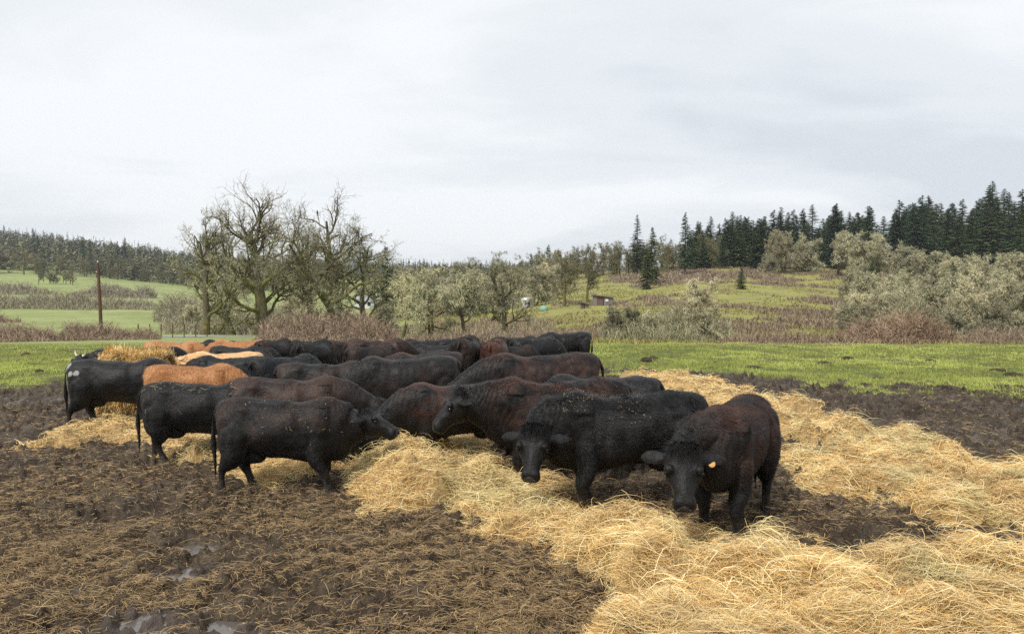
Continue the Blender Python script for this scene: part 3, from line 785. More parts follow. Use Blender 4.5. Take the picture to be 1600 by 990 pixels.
def tri_sample(me, n, rg):
    me.calc_loop_triangles()
    nt_ = len(me.loop_triangles); tri = np.empty(nt_ * 3, np.int32); me.loop_triangles.foreach_get('vertices', tri); tri = tri.reshape(-1, 3)
    co = np.empty(len(me.vertices) * 3, np.float32); me.vertices.foreach_get('co', co); co = co.reshape(-1, 3).astype(float)
    no = np.empty(len(me.vertices) * 3, np.float32); me.vertices.foreach_get('normal', no); no = no.reshape(-1, 3).astype(float)
    a, b_, c_ = co[tri[:, 0]], co[tri[:, 1]], co[tri[:, 2]]
    ar = np.linalg.norm(np.cross(b_ - a, c_ - a), axis=1); k = rg.choice(nt_, n, p=ar / ar.sum())
    r1 = np.sqrt(rg.random(n))[:, None]; r2 = rg.random(n)[:, None]
    w0, w1, w2 = 1 - r1, r1 * (1 - r2), r1 * r2
    P = w0 * a[k] + w1 * b_[k] + w2 * c_[k]
    Nn = unit(w0 * no[tri[k, 0]] + w1 * no[tri[k, 1]] + w2 * no[tri[k, 2]])
    return P, Nn
COWN = [0]
def build_cow(pose, matk, voxel=0.016, hairs=30000, hlen=0.035, horns=None, eartag=False, nose='dark', wrinkle=1.0):
    COWN[0] += 1; rg = np.random.default_rng(100 + COWN[0])
    g, F = cow_mesh_parts(pose); HS = F['hs']
    raw = g.mesh('raw', None); tmp = bpy.data.objects.new('tmp', raw); COL.objects.link(tmp)
    md = tmp.modifiers.new('r', 'REMESH'); md.mode = 'VOXEL'; md.voxel_size = voxel; md.use_smooth_shade = True
    sm = tmp.modifiers.new('s', 'SMOOTH'); sm.factor = 0.5; sm.iterations = max(2, int(0.05 / voxel * 1.6))
    dg = bpy.context.evaluated_depsgraph_get(); dg.update()
    me = bpy.data.meshes.new_from_object(tmp.evaluated_get(dg)); me.name = 'cow_body'
    bpy.data.objects.remove(tmp); bpy.data.meshes.remove(raw)
    nv = len(me.vertices)
    co = np.empty(nv * 3, np.float32); me.vertices.foreach_get('co', co); co = co.reshape(-1, 3).astype(float)
    no = np.empty(nv * 3, np.float32); me.vertices.foreach_get('normal', no); no = no.reshape(-1, 3).astype(float)
    # hide folds, rib ripples and lumps
    dn = (vn3(co * 3.2, 6) - .5) * .036 + (vn3(co * 6, 3) - .5) * .020 + (vn3(co * 13, 4) - .5) * .012
    dneck = np.exp(-((co[:, 0] - 0.85) / 0.28) ** 2) * sstep(.55, .8, co[:, 2])
    dn = dn + wrinkle * dneck * .0045 * np.sin(co[:, 0] * 85 + co[:, 2] * 24 + 16 * vn3(co * 5, 5))
    rib = np.exp(-((co[:, 0] - 0.0) / 0.32) ** 2) * np.exp(-((co[:, 2] - 0.95) / .25) ** 2)
    dn = dn + pose.get('bony', .5) * rib * .003 * np.sin(co[:, 0] * 55 + co[:, 2] * 6)
    dn = dn - (0.015 + 0.032 * pose.get('bony', .5)) * np.exp(-((co[:, 0] + .34) / .13) ** 2 - ((co[:, 2] - 1.0) / .13) ** 2) * sstep(.08, .26, np.abs(co[:, 1]))   # hollow before the hip
    by_ = sstep(.10, .24, np.abs(co[:, 1])); bo = pose.get('bony', .5)
    dn = dn + (.012 + .022 * bo) * by_ * np.exp(-((co[:, 0] + .50) / .085) ** 2 - ((co[:, 2] - 1.13) / .055) ** 2)
    dn = dn + .012 * bo * np.exp(-((np.abs(co[:, 1]) - .0) / .045) ** 2) * (co[:, 2] > 1.1)
    dn = dn + .020 * np.exp(-((co[:, 0] - .52) / .12) ** 2) * (co[:, 2] > 1.15) - .012 * np.exp(-((co[:, 0] - .12) / .22) ** 2) * (co[:, 2] > 1.1)
    dn = dn - .016 * np.exp(-((co[:, 0] + .44 - .3 * (co[:, 2] - .7)) / .07) ** 2) * sstep(.95, .7, co[:, 2]) * sstep(.4, .55, co[:, 2])
    dn = dn - 0.024 * np.exp(-((co[:, 0] - .28 + .2 * (co[:, 2] - .9)) / .07) ** 2) * np.exp(-((co[:, 2] - .9) / .3) ** 2)                        # behind the shoulder
    dn = np.where(np.linalg.norm(co - (F['poll'] + F['f'] * .3), axis=1) < .42, dn * .35, dn)
    hq = co - F['poll']; qa, qb, qn = hq @ F['f'] / HS, hq @ F['b'] / HS, hq @ F['n'] / HS
    def dent(a_, b_, n_, r_): return np.exp(-(((qa - a_) / r_[0]) ** 2 + ((np.abs(qb) - b_) / r_[1]) ** 2 + ((qn - n_) / r_[2]) ** 2))
    face = -.016 * dent(.285, .10, .045, (.045, .035, .045)) + .016 * dent(.195, .115, .045, (.03, .05, .03)) - .014 * dent(.225, .15, .016, (.028, .03, .022)) + .012 * dent(.25, .12, -.05, (.05, .04, .05)) \
        - .015 * dent(.47, .07, -.075, (.07, .08, .010)) + .010 * dent(.46, .06, .03, (.035, .035, .03)) - .010 * dent(.40, .085, -.03, (.04, .03, .05)) + .010 * dent(.33, .0, .05, (.12, .03, .03)) - .008 * dent(.12, 0, .07, (.05, .03, .04))
    dn = dn + face
    co2 = co + no * dn[:, None]
    me.vertices.foreach_set('co', co2.astype(np.float32).ravel())
    me.polygons.foreach_set('use_smooth', np.ones(len(me.polygons), bool))
    me.materials.clear(); me.materials.append(CM[matk]); me.update()
    body = link('cow', me); 
    # coat
    if hairs:
        P, Nn = tri_sample(me, hairs, rg)
        hp = P - F['poll']; ha = hp @ F['f']; hr = np.linalg.norm(hp - ha[:, None] * F['f'], axis=1)
        onhead = (ha > 0.04) & (hr < .24); poll_t = np.linalg.norm(hp - F['n'] * .05 - F['f'] * .02, axis=1) < .14
        tail_sw = (P[:, 0] < -1.0) & (P[:, 2] < .6)
        flow = np.tile([-.75, 0, -.6], (hairs, 1)); flow[P[:, 2] < .62] = (-.25, 0, -1)
        flow[:, 1] += 0.0
        flow[onhead] = F['f'] * .6 + F['n'] * 0.0
        flow[poll_t] = F['f'] * 1.0 + rg.normal(0, .35, (poll_t.sum(), 3))
        flow[tail_sw] = (0, 0, -1.5)
        flow = flow + (np.stack([vn3(P * 7, 7), vn3(P * 7, 8), vn3(P * 7, 9)], -1) - .5) * 1.0
        flow = unit(flow - (flow * Nn).sum(1, keepdims=True) * Nn)
        crest = (P[:, 2] > 1.15) & (Nn[:, 2] > .5)
        ln = hlen * rg.uniform(.5, 1.3, hairs); ln[onhead] *= .28; sb_ = np.abs(hp @ F['b']); ln[(sb_ > .16) & (np.abs(ha - .06) < .2) & (np.linalg.norm(hp, axis=1) < .5)] *= .5; ln[poll_t] *= 3.6; ln[tail_sw] *= 2.6
        ln[(P[:, 2] < .4) & ~tail_sw] *= .6; ln = np.where((P[:, 2] < .62) & (P[:, 2] > .42), ln * 1.3, ln)
        rise = np.where(crest, .75, .42) * rg.uniform(.5, 1.2, hairs)
        nosearea = ha > .43 * HS; ln[nosearea] *= .15
        d = unit(flow + Nn * rise[:, None])
        wv = unit(np.cross(d, Nn)) * (0.0022 + .0010 * rg.random(hairs))[:, None] * (1.6 if hairs < 17000 else 1)
        gg = Geo(); gg.blades(P - Nn * .004, P + d * ln[:, None], wv)
        link('coat', gg.mesh('cow_coat', HAIRM[matk]), body)
    H, f, n_, b_ = F['H'], F['f'], F['n'], F['b']
    ax = np.array([f, b_, n_])
    for s in (-1, 1):
        gg = Geo(); gg.sphere(H(.222, s * .141, .014), .024, ax, 10, 8); link('eye', gg.mesh('cow_eye', eye_m, True), body)
    gg = Geo(); gg.sphere(H(.472, 0, -.026), (.056 * HS, .076 * HS, .052 * HS), ax, 18, 12)
    ns = link('nose', gg.mesh('cow_nose', nose_m if nose == 'dark' else pink_m, True), body)
    for s in (-1, 1):
        gg = Geo(); gg.sphere(H(.513, s * .044, -.006), (.017, .020, .013), ax, 10, 6); link('nostril', gg.mesh('cow_nostril', nos_m, True), ns)
    if horns:
        for s in (-1, 1):
            tt = np.linspace(0, 1, 14)
            out_ = tt ** .8 * horns * (1.0); up_ = horns * (.55 * tt ** 2.2)
            C = H(.0, 0, .02) + np.outer(s * (.085 + out_), b_) + np.outer(up_, np.array([0, 0, 1.0])) + np.outer(np.sin(tt * 3.1) * .05, f)
            rr = np.interp(tt, [0, .6, 1], [.030, .020, .004])
            gg = Geo(); gg.tubes(C[None], rr[None], 10, c=np.stack([tt, tt, tt], -1)[None]); link('horn', gg.mesh('cow_horn', horn_m, True), body)
    if eartag:
        s = -1 if eartag == 'right' else 1
        c0 = H(.095, s * .128, -.03) + unit(s * b_ - .25 * f - n_ * .25) * .12 + n_ * .042 + np.array([0, 0, -.060])
        gg = Geo(); gg.sphere(c0, (.036, .034, .006), ax, 16, 6); link('ear_tag', gg.mesh('cow_ear_tag', tag_m, True), body)
    for fx, fy in F['feet']:
        gg = Geo()
        for dy in (-.026, .026):
            C = np.array([(fx - .012, fy + dy, .062), (fx + .008, fy + dy, .03), (fx + .028, fy + dy * 1.05, -.01), (fx + .034, fy + dy * 1.1, -.03)])
            loft(gg, C, np.tile([1.0, 0, 0], (4, 1)), np.tile([0, 1.0, 0], (4, 1)), [.045, .055, .066, .068], [.045, .05, .052, .05], [.027, .030, .034, .034], 12, 2.2)
        link('hoof', gg.mesh('cow_hoof', hoof_m, True), body)
    return body
BACKH = 1.245
def ray_place(x, y, h, useT=True):
    """where a point h above the ground shows at image point (x, y)"""
    dirv = np.array([(x - 800) / FPX, 1.0, 0.0]); dz = (495 - y) / FPX
    cp, sp = math.cos(PITCH), math.sin(PITCH)
    d = np.array([dirv[0], cp - sp * dz, sp + cp * dz])
    tt = np.linspace(4, 300, 6000)
    X, Y, Z = tt * d[0], tt * d[1], CAMH + tt * d[2]
    g_ = base_h(X, Y) + h
    k = np.argmax(Z <= g_) if (Z <= g_).any() else len(tt) - 1
    return X[k], Y[k]
def put_cow(o, x, ytop, head, s, label, matk=None, grp='cattle feeding in the herd', dz=-0.04, cut=None):
    X, Y = ray_place(x, ytop, (BACKH if cut is None else 1.375 - cut) * s + dz)
    o.location = (X, Y, float(base_h(np.array([X]), np.array([Y]))[0]) + dz)
    o.rotation_euler = (0, 0, R(head)); v_ = (math.sin(x * 12.9 + ytop * 7.3) * 43758.5) % 1; o.scale = (s, s, s) if not o.name.startswith('cow.0') or len(o.data.vertices) > 30000 else (s * (.90 + .14 * v_), s * (.88 + .22 * ((v_ * 7) % 1)), s)
    tag(o, label, 'cow', grp)
    if matk:
        for q in [o] + [c for c in o.children if c.name.startswith('coat')]:
            q.material_slots[0].link = 'OBJECT'; q.material_slots[0].material = (CM if q is o else HAIRM)[matk]
    return o
def copy_cow(src, *a, **k):
    c = copy_tree(src, (0, 0, 0), 0, 1.0)
    return put_cow(c, *a, **k)
GRAZE = dict(poll=(1.42, 0, .78), pitch=58, arch=-.05)
LOWG = dict(poll=(1.38, 0, .62), pitch=66, arch=-.10)
FWD = dict(poll=(1.18, 0, 1.20), pitch=33)
# --- the near animals, each built for itself
put_cow(build_cow(dict(poll=(1.06, .02, 1.20), pitch=30, yaw=-8, legs=(-.03, .16, .20, -.10), bony=.7, earback=.6), 'mid', .014, 80000, .022, wrinkle=.6),
        447, 622, -2, .985, 'nearest left black cow in side view, nose held over the hay')
put_cow(build_cow(dict(len=.95, hs=1.10, poll=(1.06, .24, 1.06), pitch=62, yaw=68, cut=.04, legs=(.02, -.16, .06, -.16), fat=.96, thick=1.08, bony=.2, eardrop=.05), 'black', .014, 95000, .036),
        974, 614, 189, 1.04, 'stocky black cow turning its broad face to the camera, left of the ear tagged cow', cut=.04)
put_cow(build_cow(dict(hs=1.14, poll=(1.15, -.16, 1.07), pitch=62, yaw=22, cut=.02, legs=(.02, -.10, -.02, .10), fat=.92, bony=.5, eardrop=.0), 'rusty', .014, 90000, .040, eartag='left'),
        1146, 629, 238, 1.01, 'shaggy black cow at the right facing the camera with an orange ear tag', cut=.02)
put_cow(build_cow(dict(len=.95, hs=1.10, poll=(1.20, .02, 1.22), pitch=50, yaw=6, cut=.06, legs=(.0, -.14, .1, -.1), thick=1.1, bony=.3, wrinkle=1, earback=.5), 'rusty', .015, 80000, .030, wrinkle=1.5),
        868, 592, 187, 1.05, 'rusty backed black cow with raised head in left profile, behind the stocky black cow', cut=.06)
put_cow(build_cow(dict(len=.98, poll=(1.52, .05, .84), pitch=62, yaw=15, legs=(.1, -.1, .1, -.1), bony=.8, thick=1.0), 'rusty', .016, 60000, .028),
        842, 553, 192, 1.10, 'long backed dark cow reaching down left into the hay, its rump against the green pasture')
put_cow(build_cow(dict(poll=(1.34, 0, 1.02), pitch=62, yaw=-6, legs=(.1, -.1, .1, -.1), bony=1.2), 'brown', .016, 60000, .020, wrinkle=.5),
        455, 590, 2, 1.03, 'bony dark brown cow directly behind the nearest left cow, head lowered to the right')
put_cow(build_cow(dict(GRAZE, legs=(.1, -.1, -.12, .20), bony=.5, tail=-.03), 'black', .016, 60000, .026),
        318, 597, 4, .99, 'black cow with straw stuck over its back, in front of the biggest orange cow')
put_cow(build_cow(dict(GRAZE, legs=(.1, -.1, .05, -.1), bony=.7), 'orange', .017, 42000, .045),
        303, 570, 4, 1.0, 'long haired orange cow with its rump to the left, biggest of the orange ones', grp='orange and tan cattle')
put_cow(build_cow(dict(GRAZE, legs=(.1, -.1, .18, -.16), bony=.3, fat=1.05), 'white_patched', .016, 40000, .018),
        190, 561, 6, 1.06, 'big smooth black cow with white patches on its hip at the far left')
big = put_cow(build_cow(dict(LOWG, bony=.5, fat=1.08), 'mid', .017, 26000, .028),
        632, 557, 196, 1.08, 'broad dark cow in mid herd, rounded rump at right, neck sloping down left')
put_cow(build_cow(dict(poll=(1.50, 0, .72), pitch=60, legs=(0, 0, 0, 0), bony=.6), 'rusty', .017, 22000, .034),
        712, 598, 192, .97, 'low headed cow with a rusty red crest of neck hair, between two black heads')
# --- animals further in: a few kinds, then copies
pg = build_cow(dict(GRAZE, bony=.9), 'mid', .019, 16000, .026)
put_cow(pg, 508, 566, 12, 1.0, 'bony dark cow with brown ridge lines, left of the broad mid herd cow')
pb = build_cow(dict(LOWG, fat=1.1, bony=.3), 'blue', .019, 16000, .026)
put_cow(pb, 447, 555, 48, 1.0, 'slate black cow with rounded rump towards the camera, behind the bony brown one')
pr = build_cow(dict(LOWG, fat=1.06, bony=.5, tail=.10, legs=(.1, -.1, .05, -.05)), 'mid', .019, 16000, .026)
put_cow(pr, 728, 526, 82, 1.08, 'tall dark cow seen from behind in mid herd, standing highest with tail at left')
ph = build_cow(dict(poll=(1.20, .04, 1.20), yaw=30, pitch=40), 'black', .019, 14000, .024, horns=.30)
put_cow(ph, 206, 543, 202, .98, 'black cow whose pale curved horns and ear rise behind the white patched cow')
ptn = build_cow(dict(poll=(1.12, .10, 1.22), yaw=68, pitch=42, bony=1.0), 'tan', .018, 18000, .032, horns=.26, nose='pink')
put_cow(ptn, 350, 550, 184, .96, 'tan cow with white horns looking at the camera beside the hay bale', grp='orange and tan cattle')
ph2 = build_cow(dict(poll=(1.36, -.10, .98), pitch=50, yaw=-25, bony=1.1, fat=.92, legs=(.1, -.1, .1, -.1)), 'mid', .019, 18000, .026)
put_cow(ph2, 590, 530, 24, 1.04, 'long brown backed cow in the back row before the bramble thicket', 'brown')
NR = [  # proto, x, ytop, heading, scale, material, label
 (ph2, 360, 557, 176, 1.0, 'blue', 'dark slate cow between the orange cow and the rounded slate rump, hip at right'),
 (ph2, 662, 551, 200, .98, 'brown', 'brown backed cow just showing its ridge behind the broad mid herd cow'),
 (pb, 936, 587, 170, 1.03, 'black', 'black cow whose round rump shows right of the rusty backed cow'),
 (pg, 273, 533, 2, .96, 'orange', 'orange cow whose back shows behind the horns of the tan cow'),
 (pb, 240, 543, 30, .90, 'black', 'small black cow partly hidden between the bale and the tan cow'),
 (pb, 322, 533, 40, .93, 'black', 'black round rump just right of the leftmost far orange back'),
 (pb, 345, 532, 150, .92, 'blue', 'slate cow in the back row, left of the right hand far orange back'),
 (pg, 375, 531, 178, .98, 'orange', 'orange cow in the back row, rightmost of the orange ones'),
 (ph2, 372, 541, -12, .95, 'black', 'black cow whose back runs below the rightmost orange back'),
 (pb, 399, 544, 60, .85, 'mid', 'small dark rump at the right end of the tan cow'),
 (pr, 429, 530, 75, .98, 'mid', 'dark cow in the back row seen from behind, leftmost of three square rumps'),
 (pr, 459, 533, 100, .88, 'mid', 'smaller dark cow in the back row between two bigger rumps'),
 (pr, 491, 532, 78, 1.0, 'black', 'black cow in the back row with a wide round rump, left of the calf'),
 (pr, 525, 545, 92, .70, 'black', 'small calf like black rump, lowest in the back row'),
 (pg, 538, 531, 60, .92, 'brown', 'brown edged dark cow right behind the small calf'),
 (pb, 583, 540, 35, .92, 'mid', 'dark cow in the back row standing in front of the long brown back'),
 (pb, 629, 534, 50, .95, 'black', 'black rump in the back row just right of the long brown back'),
 (pg, 668, 530, 188, .98, 'black', 'black cow whose flat back shows in the gap left of the tall rear view cow'),
 (pb, 680, 538, 165, .90, 'black', 'black cow with curled rump touching the left side of the tall rear view cow'),
 (pr, 700, 540, 95, .82, 'rusty', 'narrow rusty rump squeezed left of the tall rear view cow'),
 (pr, 752, 536, 88, .85, 'brown', 'narrow brown rump squeezed right of the tall rear view cow'),
 (pb, 774, 531, 80, 1.0, 'red', 'reddish brown cow seen from behind at right of the herd'),
 (ph2, 806, 526, 28, .98, 'mid', 'dark cow with a flat back behind the reddish rump'),
 (pb, 805, 539, 30, .85, 'mid', 'small dark brown back between the reddish rump and the striped looking cow'),
 (pb, 838, 527, 25, 1.0, 'blue', 'dark cow with straw flecks on its back beside the rightmost black rump'),
 (ph2, 884, 519, 196, 1.02, 'black', 'black cow at the back right, square rump against the hillside scrub'),
]
for src, x, yt, hd_, s, mk_, lb in NR:
    copy_cow(src, x, yt, hd_, s, lb, mk_, grp='orange and tan cattle' if mk_ in ('orange', 'tan') else 'cattle feeding in the herd')

# straw lying on backs
bpy.context.view_layer.update()
def back_straw(cowpat, n, xr, ur, label, seed, ln=(.03, .14), wdt=.0022):
    o = next(o for o in COL.objects if o.get('label', '').startswith(cowpat)); rg = np.random.default_rng(seed)
    P, Nn = tri_sample(o.data, n * 12, rg)
    # facing camera side of the animal
    Mw = np.array(o.matrix_world); Wp = P @ Mw[:3, :3].T + Mw[:3, 3]; Wn = unit(Nn @ Mw[:3, :3].T)
    toc = unit(np.array([0, 0, CAMH]) - Wp)
    ok = (Wn[:, 2] > ur[0]) & (P[:, 0] > xr[0]) & (P[:, 0] < xr[1]) & (P[:, 2] > ur[1]) & (vn3(P * 4, seed) > .45)
    Wp, Wn = Wp[ok][:n], Wn[ok][:n]; m_ = len(Wp)
    d = rg.normal(0, 1, (m_, 3)); d = unit(d - (d * Wn).sum(1, keepdims=True) * Wn)
    L_ = rg.uniform(*ln, m_)[:, None]
    tt = np.linspace(-.5, .5, 4)[None, :, None]
    Pp = (Wp + Wn * .028)[:, None, :] + d[:, None, :] * tt * L_[:, None] + Wn[:, None, :] * (.25 - tt ** 2) * .03
    g = Geo(); g.ribbons(Pp, np.full((m_, 4), wdt), unit(np.cross(d, Wn)), hay_cols(m_, Wp[:, 0], Wp[:, 1], rg) * .45)
    tag(link('straw_on_back', g.mesh('straw_on_back', hay_m)), label, 'straw', kind='stuff')
back_straw('black cow with straw', 150, (-.8, .7), (.05, .8), 'pale straw bits stuck on the back of the black cow before the orange one', 3)
back_straw('stocky black', 240, (-.2, .8), (.30, .9), 'fine chaff sprinkled over the shoulders of the stocky black cow', 4, (.008, .026), .0016)
back_straw('nearest left black cow', 50, (-.5, .8), (-.1, .7), 'a few straw flecks on the flank of the nearest left cow', 5, (.01, .05))
back_straw('dark cow with straw', 70, (-.8, .7), (.1, .8), 'straw flecks on the back of a dark cow at the rear right', 6)

# ------------------------------------------------------------------ hay bale behind the white patched cow
g = Geo(); rg = np.random.default_rng(23)
bx, by = (214 - 800) / FPX * 15.85, 15.85; bz = gz1(bx, by) - .10
root = empty('hay_bale', (bx, by, bz), R(8))
tag(root, 'big fraying round hay bale behind the white patched black cow', 'hay bale')
nu, nw = 64, 24
u = np.arange(nu) / nu * 2 * math.pi; xs_ = np.linspace(-.6, .6, nw)
U, Xs = np.meshgrid(u, xs_)
rad = .66 + (fbm2(Xs * 3 + 9, np.cos(U) * 2 + np.sin(U) * 3, 3, 4) - .5) * .26 - .08 * np.abs(Xs / .6) ** 6
V = np.stack([Xs, np.cos(U) * rad, np.sin(U) * rad * .97 + .66], -1)
ix = np.arange(nu * nw).reshape(nw, nu)
q = np.stack([ix[:-1], np.roll(ix, -1, 1)[:-1], np.roll(ix, -1, 1)[1:], ix[1:]], -1).reshape(-1, 4)
V = np.concatenate([V.reshape(-1, 3), [[-.58, 0, .66], [.58, 0, .66]]])
t1 = np.stack([np.full(nu, nu * nw), ix[0], np.roll(ix[0], -1)], -1); t2 = np.stack([np.full(nu, nu * nw + 1), np.roll(ix[-1], -1), ix[-1]], -1)
g.add(V, q=q, t=np.concatenate([t1, t2]), c=np.array([.34, .24, .10]))
link('bale_core', g.mesh('bale_core', hay_m), root)
g = Geo(); n = 26000
uu = rg.uniform(0, 2 * math.pi, n); xx = rg.uniform(-.62, .62, n); rr = .66 + (fbm2(xx * 3 + 9, np.cos(uu) * 2 + np.sin(uu) * 3, 3, 4) - .5) * .26 + rg.random(n) * .07
ax_ = rg.normal(0, .35, n); L_ = rg.uniform(.1, .35, n)
tt = np.linspace(-.5, .5, 5)[None]
an = uu[:, None] + tt * (L_ / .7 * np.cos(ax_))[:, None]; xx2 = xx[:, None] + tt * (L_ * np.sin(ax_))[:, None]
r2 = rr[:, None] + np.abs(rg.normal(0, .05, n))[:, None] * (tt * 2) ** 2 * 1.2
top = np.sin(uu) > .8; r2 = r2 + (top * rg.random(n) ** 2 * .16)[:, None] * (tt + .5)
P = np.stack([xx2, np.cos(an) * r2, np.sin(an) * r2 * .97 + .66], -1)
nr_ = np.stack([0 * uu, np.cos(uu), np.sin(uu)], -1)
g.ribbons(P, np.full((n, 5), .0035), unit(np.cross(unit(P[:, -1] - P[:, 0]), nr_ + rg.normal(0, .5, (n, 3)))), hay_cols(n, xx * 3, uu * 2, rg) * 1.12)
link('loose_straw', g.mesh('bale_straw', hay_m), root)

# ------------------------------------------------------------------ trees
bark_m = col_mat('mossy_bark', 0.9, 0.1, var=0.45, scale=2.5)
twig_m = col_mat('twigs_and_lichen', 0.85, 0.1, var=.35, scale=.9, orand=True)
needle_m = col_mat('conifer_needles', 0.75, 0.15, var=.25, scale=.5, orand=True)
def grow(st, d, L, k, wig, trop, rg, sag=None):
    n = len(st); P = np.empty((n, k, 3)); P[:, 0] = st; d = unit(d); step = (L / (k - 1))[:, None]
    for i in range(1, k):
        d = unit(d + rg.normal(0, wig, (n, 3)) + np.array([0, 0, 1.0]) * (trop if np.isscalar(trop) else trop[:, None]))
        P[:, i] = P[:, i - 1] + d * step
    return P
def spawn(P, Rad, per, tr, ang, rg, updown=0.0):
    n, k, _ = P.shape
    pi = np.repeat(np.arange(n), per); m_ = len(pi)
    tt = rg.uniform(tr[0], tr[1], m_) * (k - 1); i = np.minimum(tt.astype(int), k - 2); fr_ = (tt - i)[:, None]
    st = P[pi, i] * (1 - fr_) + P[pi, i + 1] * fr_; T = unit(P[pi, i + 1] - P[pi, i])
    rad = Rad[pi, i] * (1 - fr_[:, 0]) + Rad[pi, i + 1] * fr_[:, 0]
    rv = rg.normal(0, 1, (m_, 3)); side = unit(rv - (rv * T).sum(1, keepdims=True) * T)
    a = np.radians(rg.normal(ang, 12, m_))[:, None]
    d = T * np.cos(a) + side * np.sin(a); d[:, 2] += updown
    return st, unit(d), rad, pi, tt / (k - 1)
BARK = np.array([.105, .090, .070]); MOSS = np.array([.165, .155, .040]); LICH = np.array([.50, .50, .33]); TWIG = np.array([.26, .235, .18])
def oak(h=15., lean=(0, 0), stems=1, trunk_r=.42, spread=.5, limbs=12, n2=6, n3=5, n4=4, lich=1.0, top_lich=.25, low_limbs=True, seed=1, thick=1.0, wig=.22, crown0=.18, lcol=LICH, droop=.35, twcol=TWIG):
    rg = np.random.default_rng(seed)
    g1 = Geo(); g2 = Geo()
    k0 = 9
    st = np.stack([rg.normal(0, .25 * (stems > 1), stems), rg.normal(0, .25 * (stems > 1), stems), np.full(stems, -.5)], -1)
    d0 = unit(np.stack([rg.normal(lean[0], .12 if stems == 1 else .35, stems), rg.normal(lean[1], .10 if stems == 1 else .35, stems), np.ones(stems)], -1))
    P0 = grow(st, d0, np.full(stems, h * .80) * rg.uniform(.8, 1.0, stems), k0, wig * .35, .05, rg)
    tt = np.linspace(0, 1, k0); R0 = trunk_r / math.sqrt(stems) * np.interp(tt, [0, .06, .15, .6, 1], [1.35, 1.08, 1, .6, .22])[None].repeat(stems, 0)
    def bcol(P, rg, mossy):
        f_ = np.clip(mossy - P[..., 2] / h * .9 + rg.normal(0, .25, P.shape[:2]), 0, 1)[..., None]
        return BARK * (1 - f_) + MOSS * f_
    g1.tubes(P0, R0, 9, bcol(P0, rg, .5))
    st, d, rad, pi, t1 = spawn(P0, R0, limbs, (crown0, .98), 58, rg, .12)
    L = h * spread * (1.05 - .55 * t1) * rg.uniform(.65, 1.15, len(st))
    k1 = 8; P1 = grow(st, d, L, k1, wig, .09, rg)
    s1 = np.minimum(rad * .78, .030 * L * thick + .03); R1 = s1[:, None] * np.linspace(1, .28, k1)[None]
    g1.tubes(P1, R1, 6, bcol(P1, rg, .95))
    st, d, rad, pi, _ = spawn(P1, R1, n2, (.2, 1.0), 46, rg, .10)
    L2 = L[pi] * rg.uniform(.28, .58, len(st)); k2 = 6; P2 = grow(st, d, L2, k2, wig * 1.15, .07, rg)
    R2 = np.minimum(rad * .7, .09)[:, None] * np.linspace(1, .3, k2)[None]; g1.tubes(P2, R2, 4, bcol(P2, rg, .8))
    st, d, rad, pi, _ = spawn(P2, R2, n3, (.2, 1.0), 46, rg, .06)
    L3 = L2[pi] * rg.uniform(.35, .7, len(st)); P3 = grow(st, d, L3, 5, wig * 1.3, .05, rg)
    R3 = np.clip(rad * .7, .018, .05)[:, None] * np.linspace(1, .4, 5)[None]
    lo = 1 - sstep(.40, .72, P3[:, 2, 2] / h)
    lm = np.clip(top_lich + (1 - top_lich) * lo, 0, 1) * lich
    c3 = twcol * (1 - .6 * np.clip(lm, 0, 1)[:, None]) + lcol * .8 * .6 * np.clip(lm, 0, 1)[:, None]
    g2.tubes(P3, R3, 3, c3)
    if n4:
        st, d, rad, pi, _ = spawn(P3, R3, n4, (.15, 1.0), 44, rg, .05)
        L4 = np.clip(L3[pi] * rg.uniform(.35, .8, len(st)), .12, 1.1); P4 = grow(st, d, L4, 4, wig * 1.4, .03, rg)
        R4 = np.full((len(st), 4), .012) * np.linspace(1.1, .5, 4)[None]; g2.tubes(P4, R4 * thick, 3, c3[pi] * rg.uniform(.8, 1.2, (len(st), 1)))
        base = P4.reshape(-1, 3); bl = np.repeat(lm[pi], 4)
    else:
        base = P3.reshape(-1, 3); bl = np.repeat(lm, 5)
    # lichen tufts: little hanging and curling scraps
    rep = 2; base = np.repeat(base, rep, 0); bl = np.repeat(bl, rep)
    keep = rg.random(len(base)) < bl * .55; base = base[keep]; m_ = len(base)
    base = base + rg.normal(0, .05, (m_, 3))
    dr = unit(rg.normal(0, 1, (m_, 3)) + np.array([0, 0, -droop * 2])); L5 = rg.uniform(.12, .42, m_)[:, None]
    wv = unit(np.cross(dr, rg.normal(0, 1, (m_, 3)))) * rg.uniform(.012, .034, (m_, 1)) 
    cc = lcol * rg.uniform(.6, 1.2, (m_, 1)) * (1 + rg.normal(0, .06, (m_, 3)))
    g2.blades(base, base + dr * L5, wv, np.clip(cc, 0, .8))
    root = empty('oak_tree'); o1 = link('trunk', g1.mesh('oak_trunk', bark_m, True), root); link('crown', g2.mesh('oak_crown', twig_m), root)
    return root
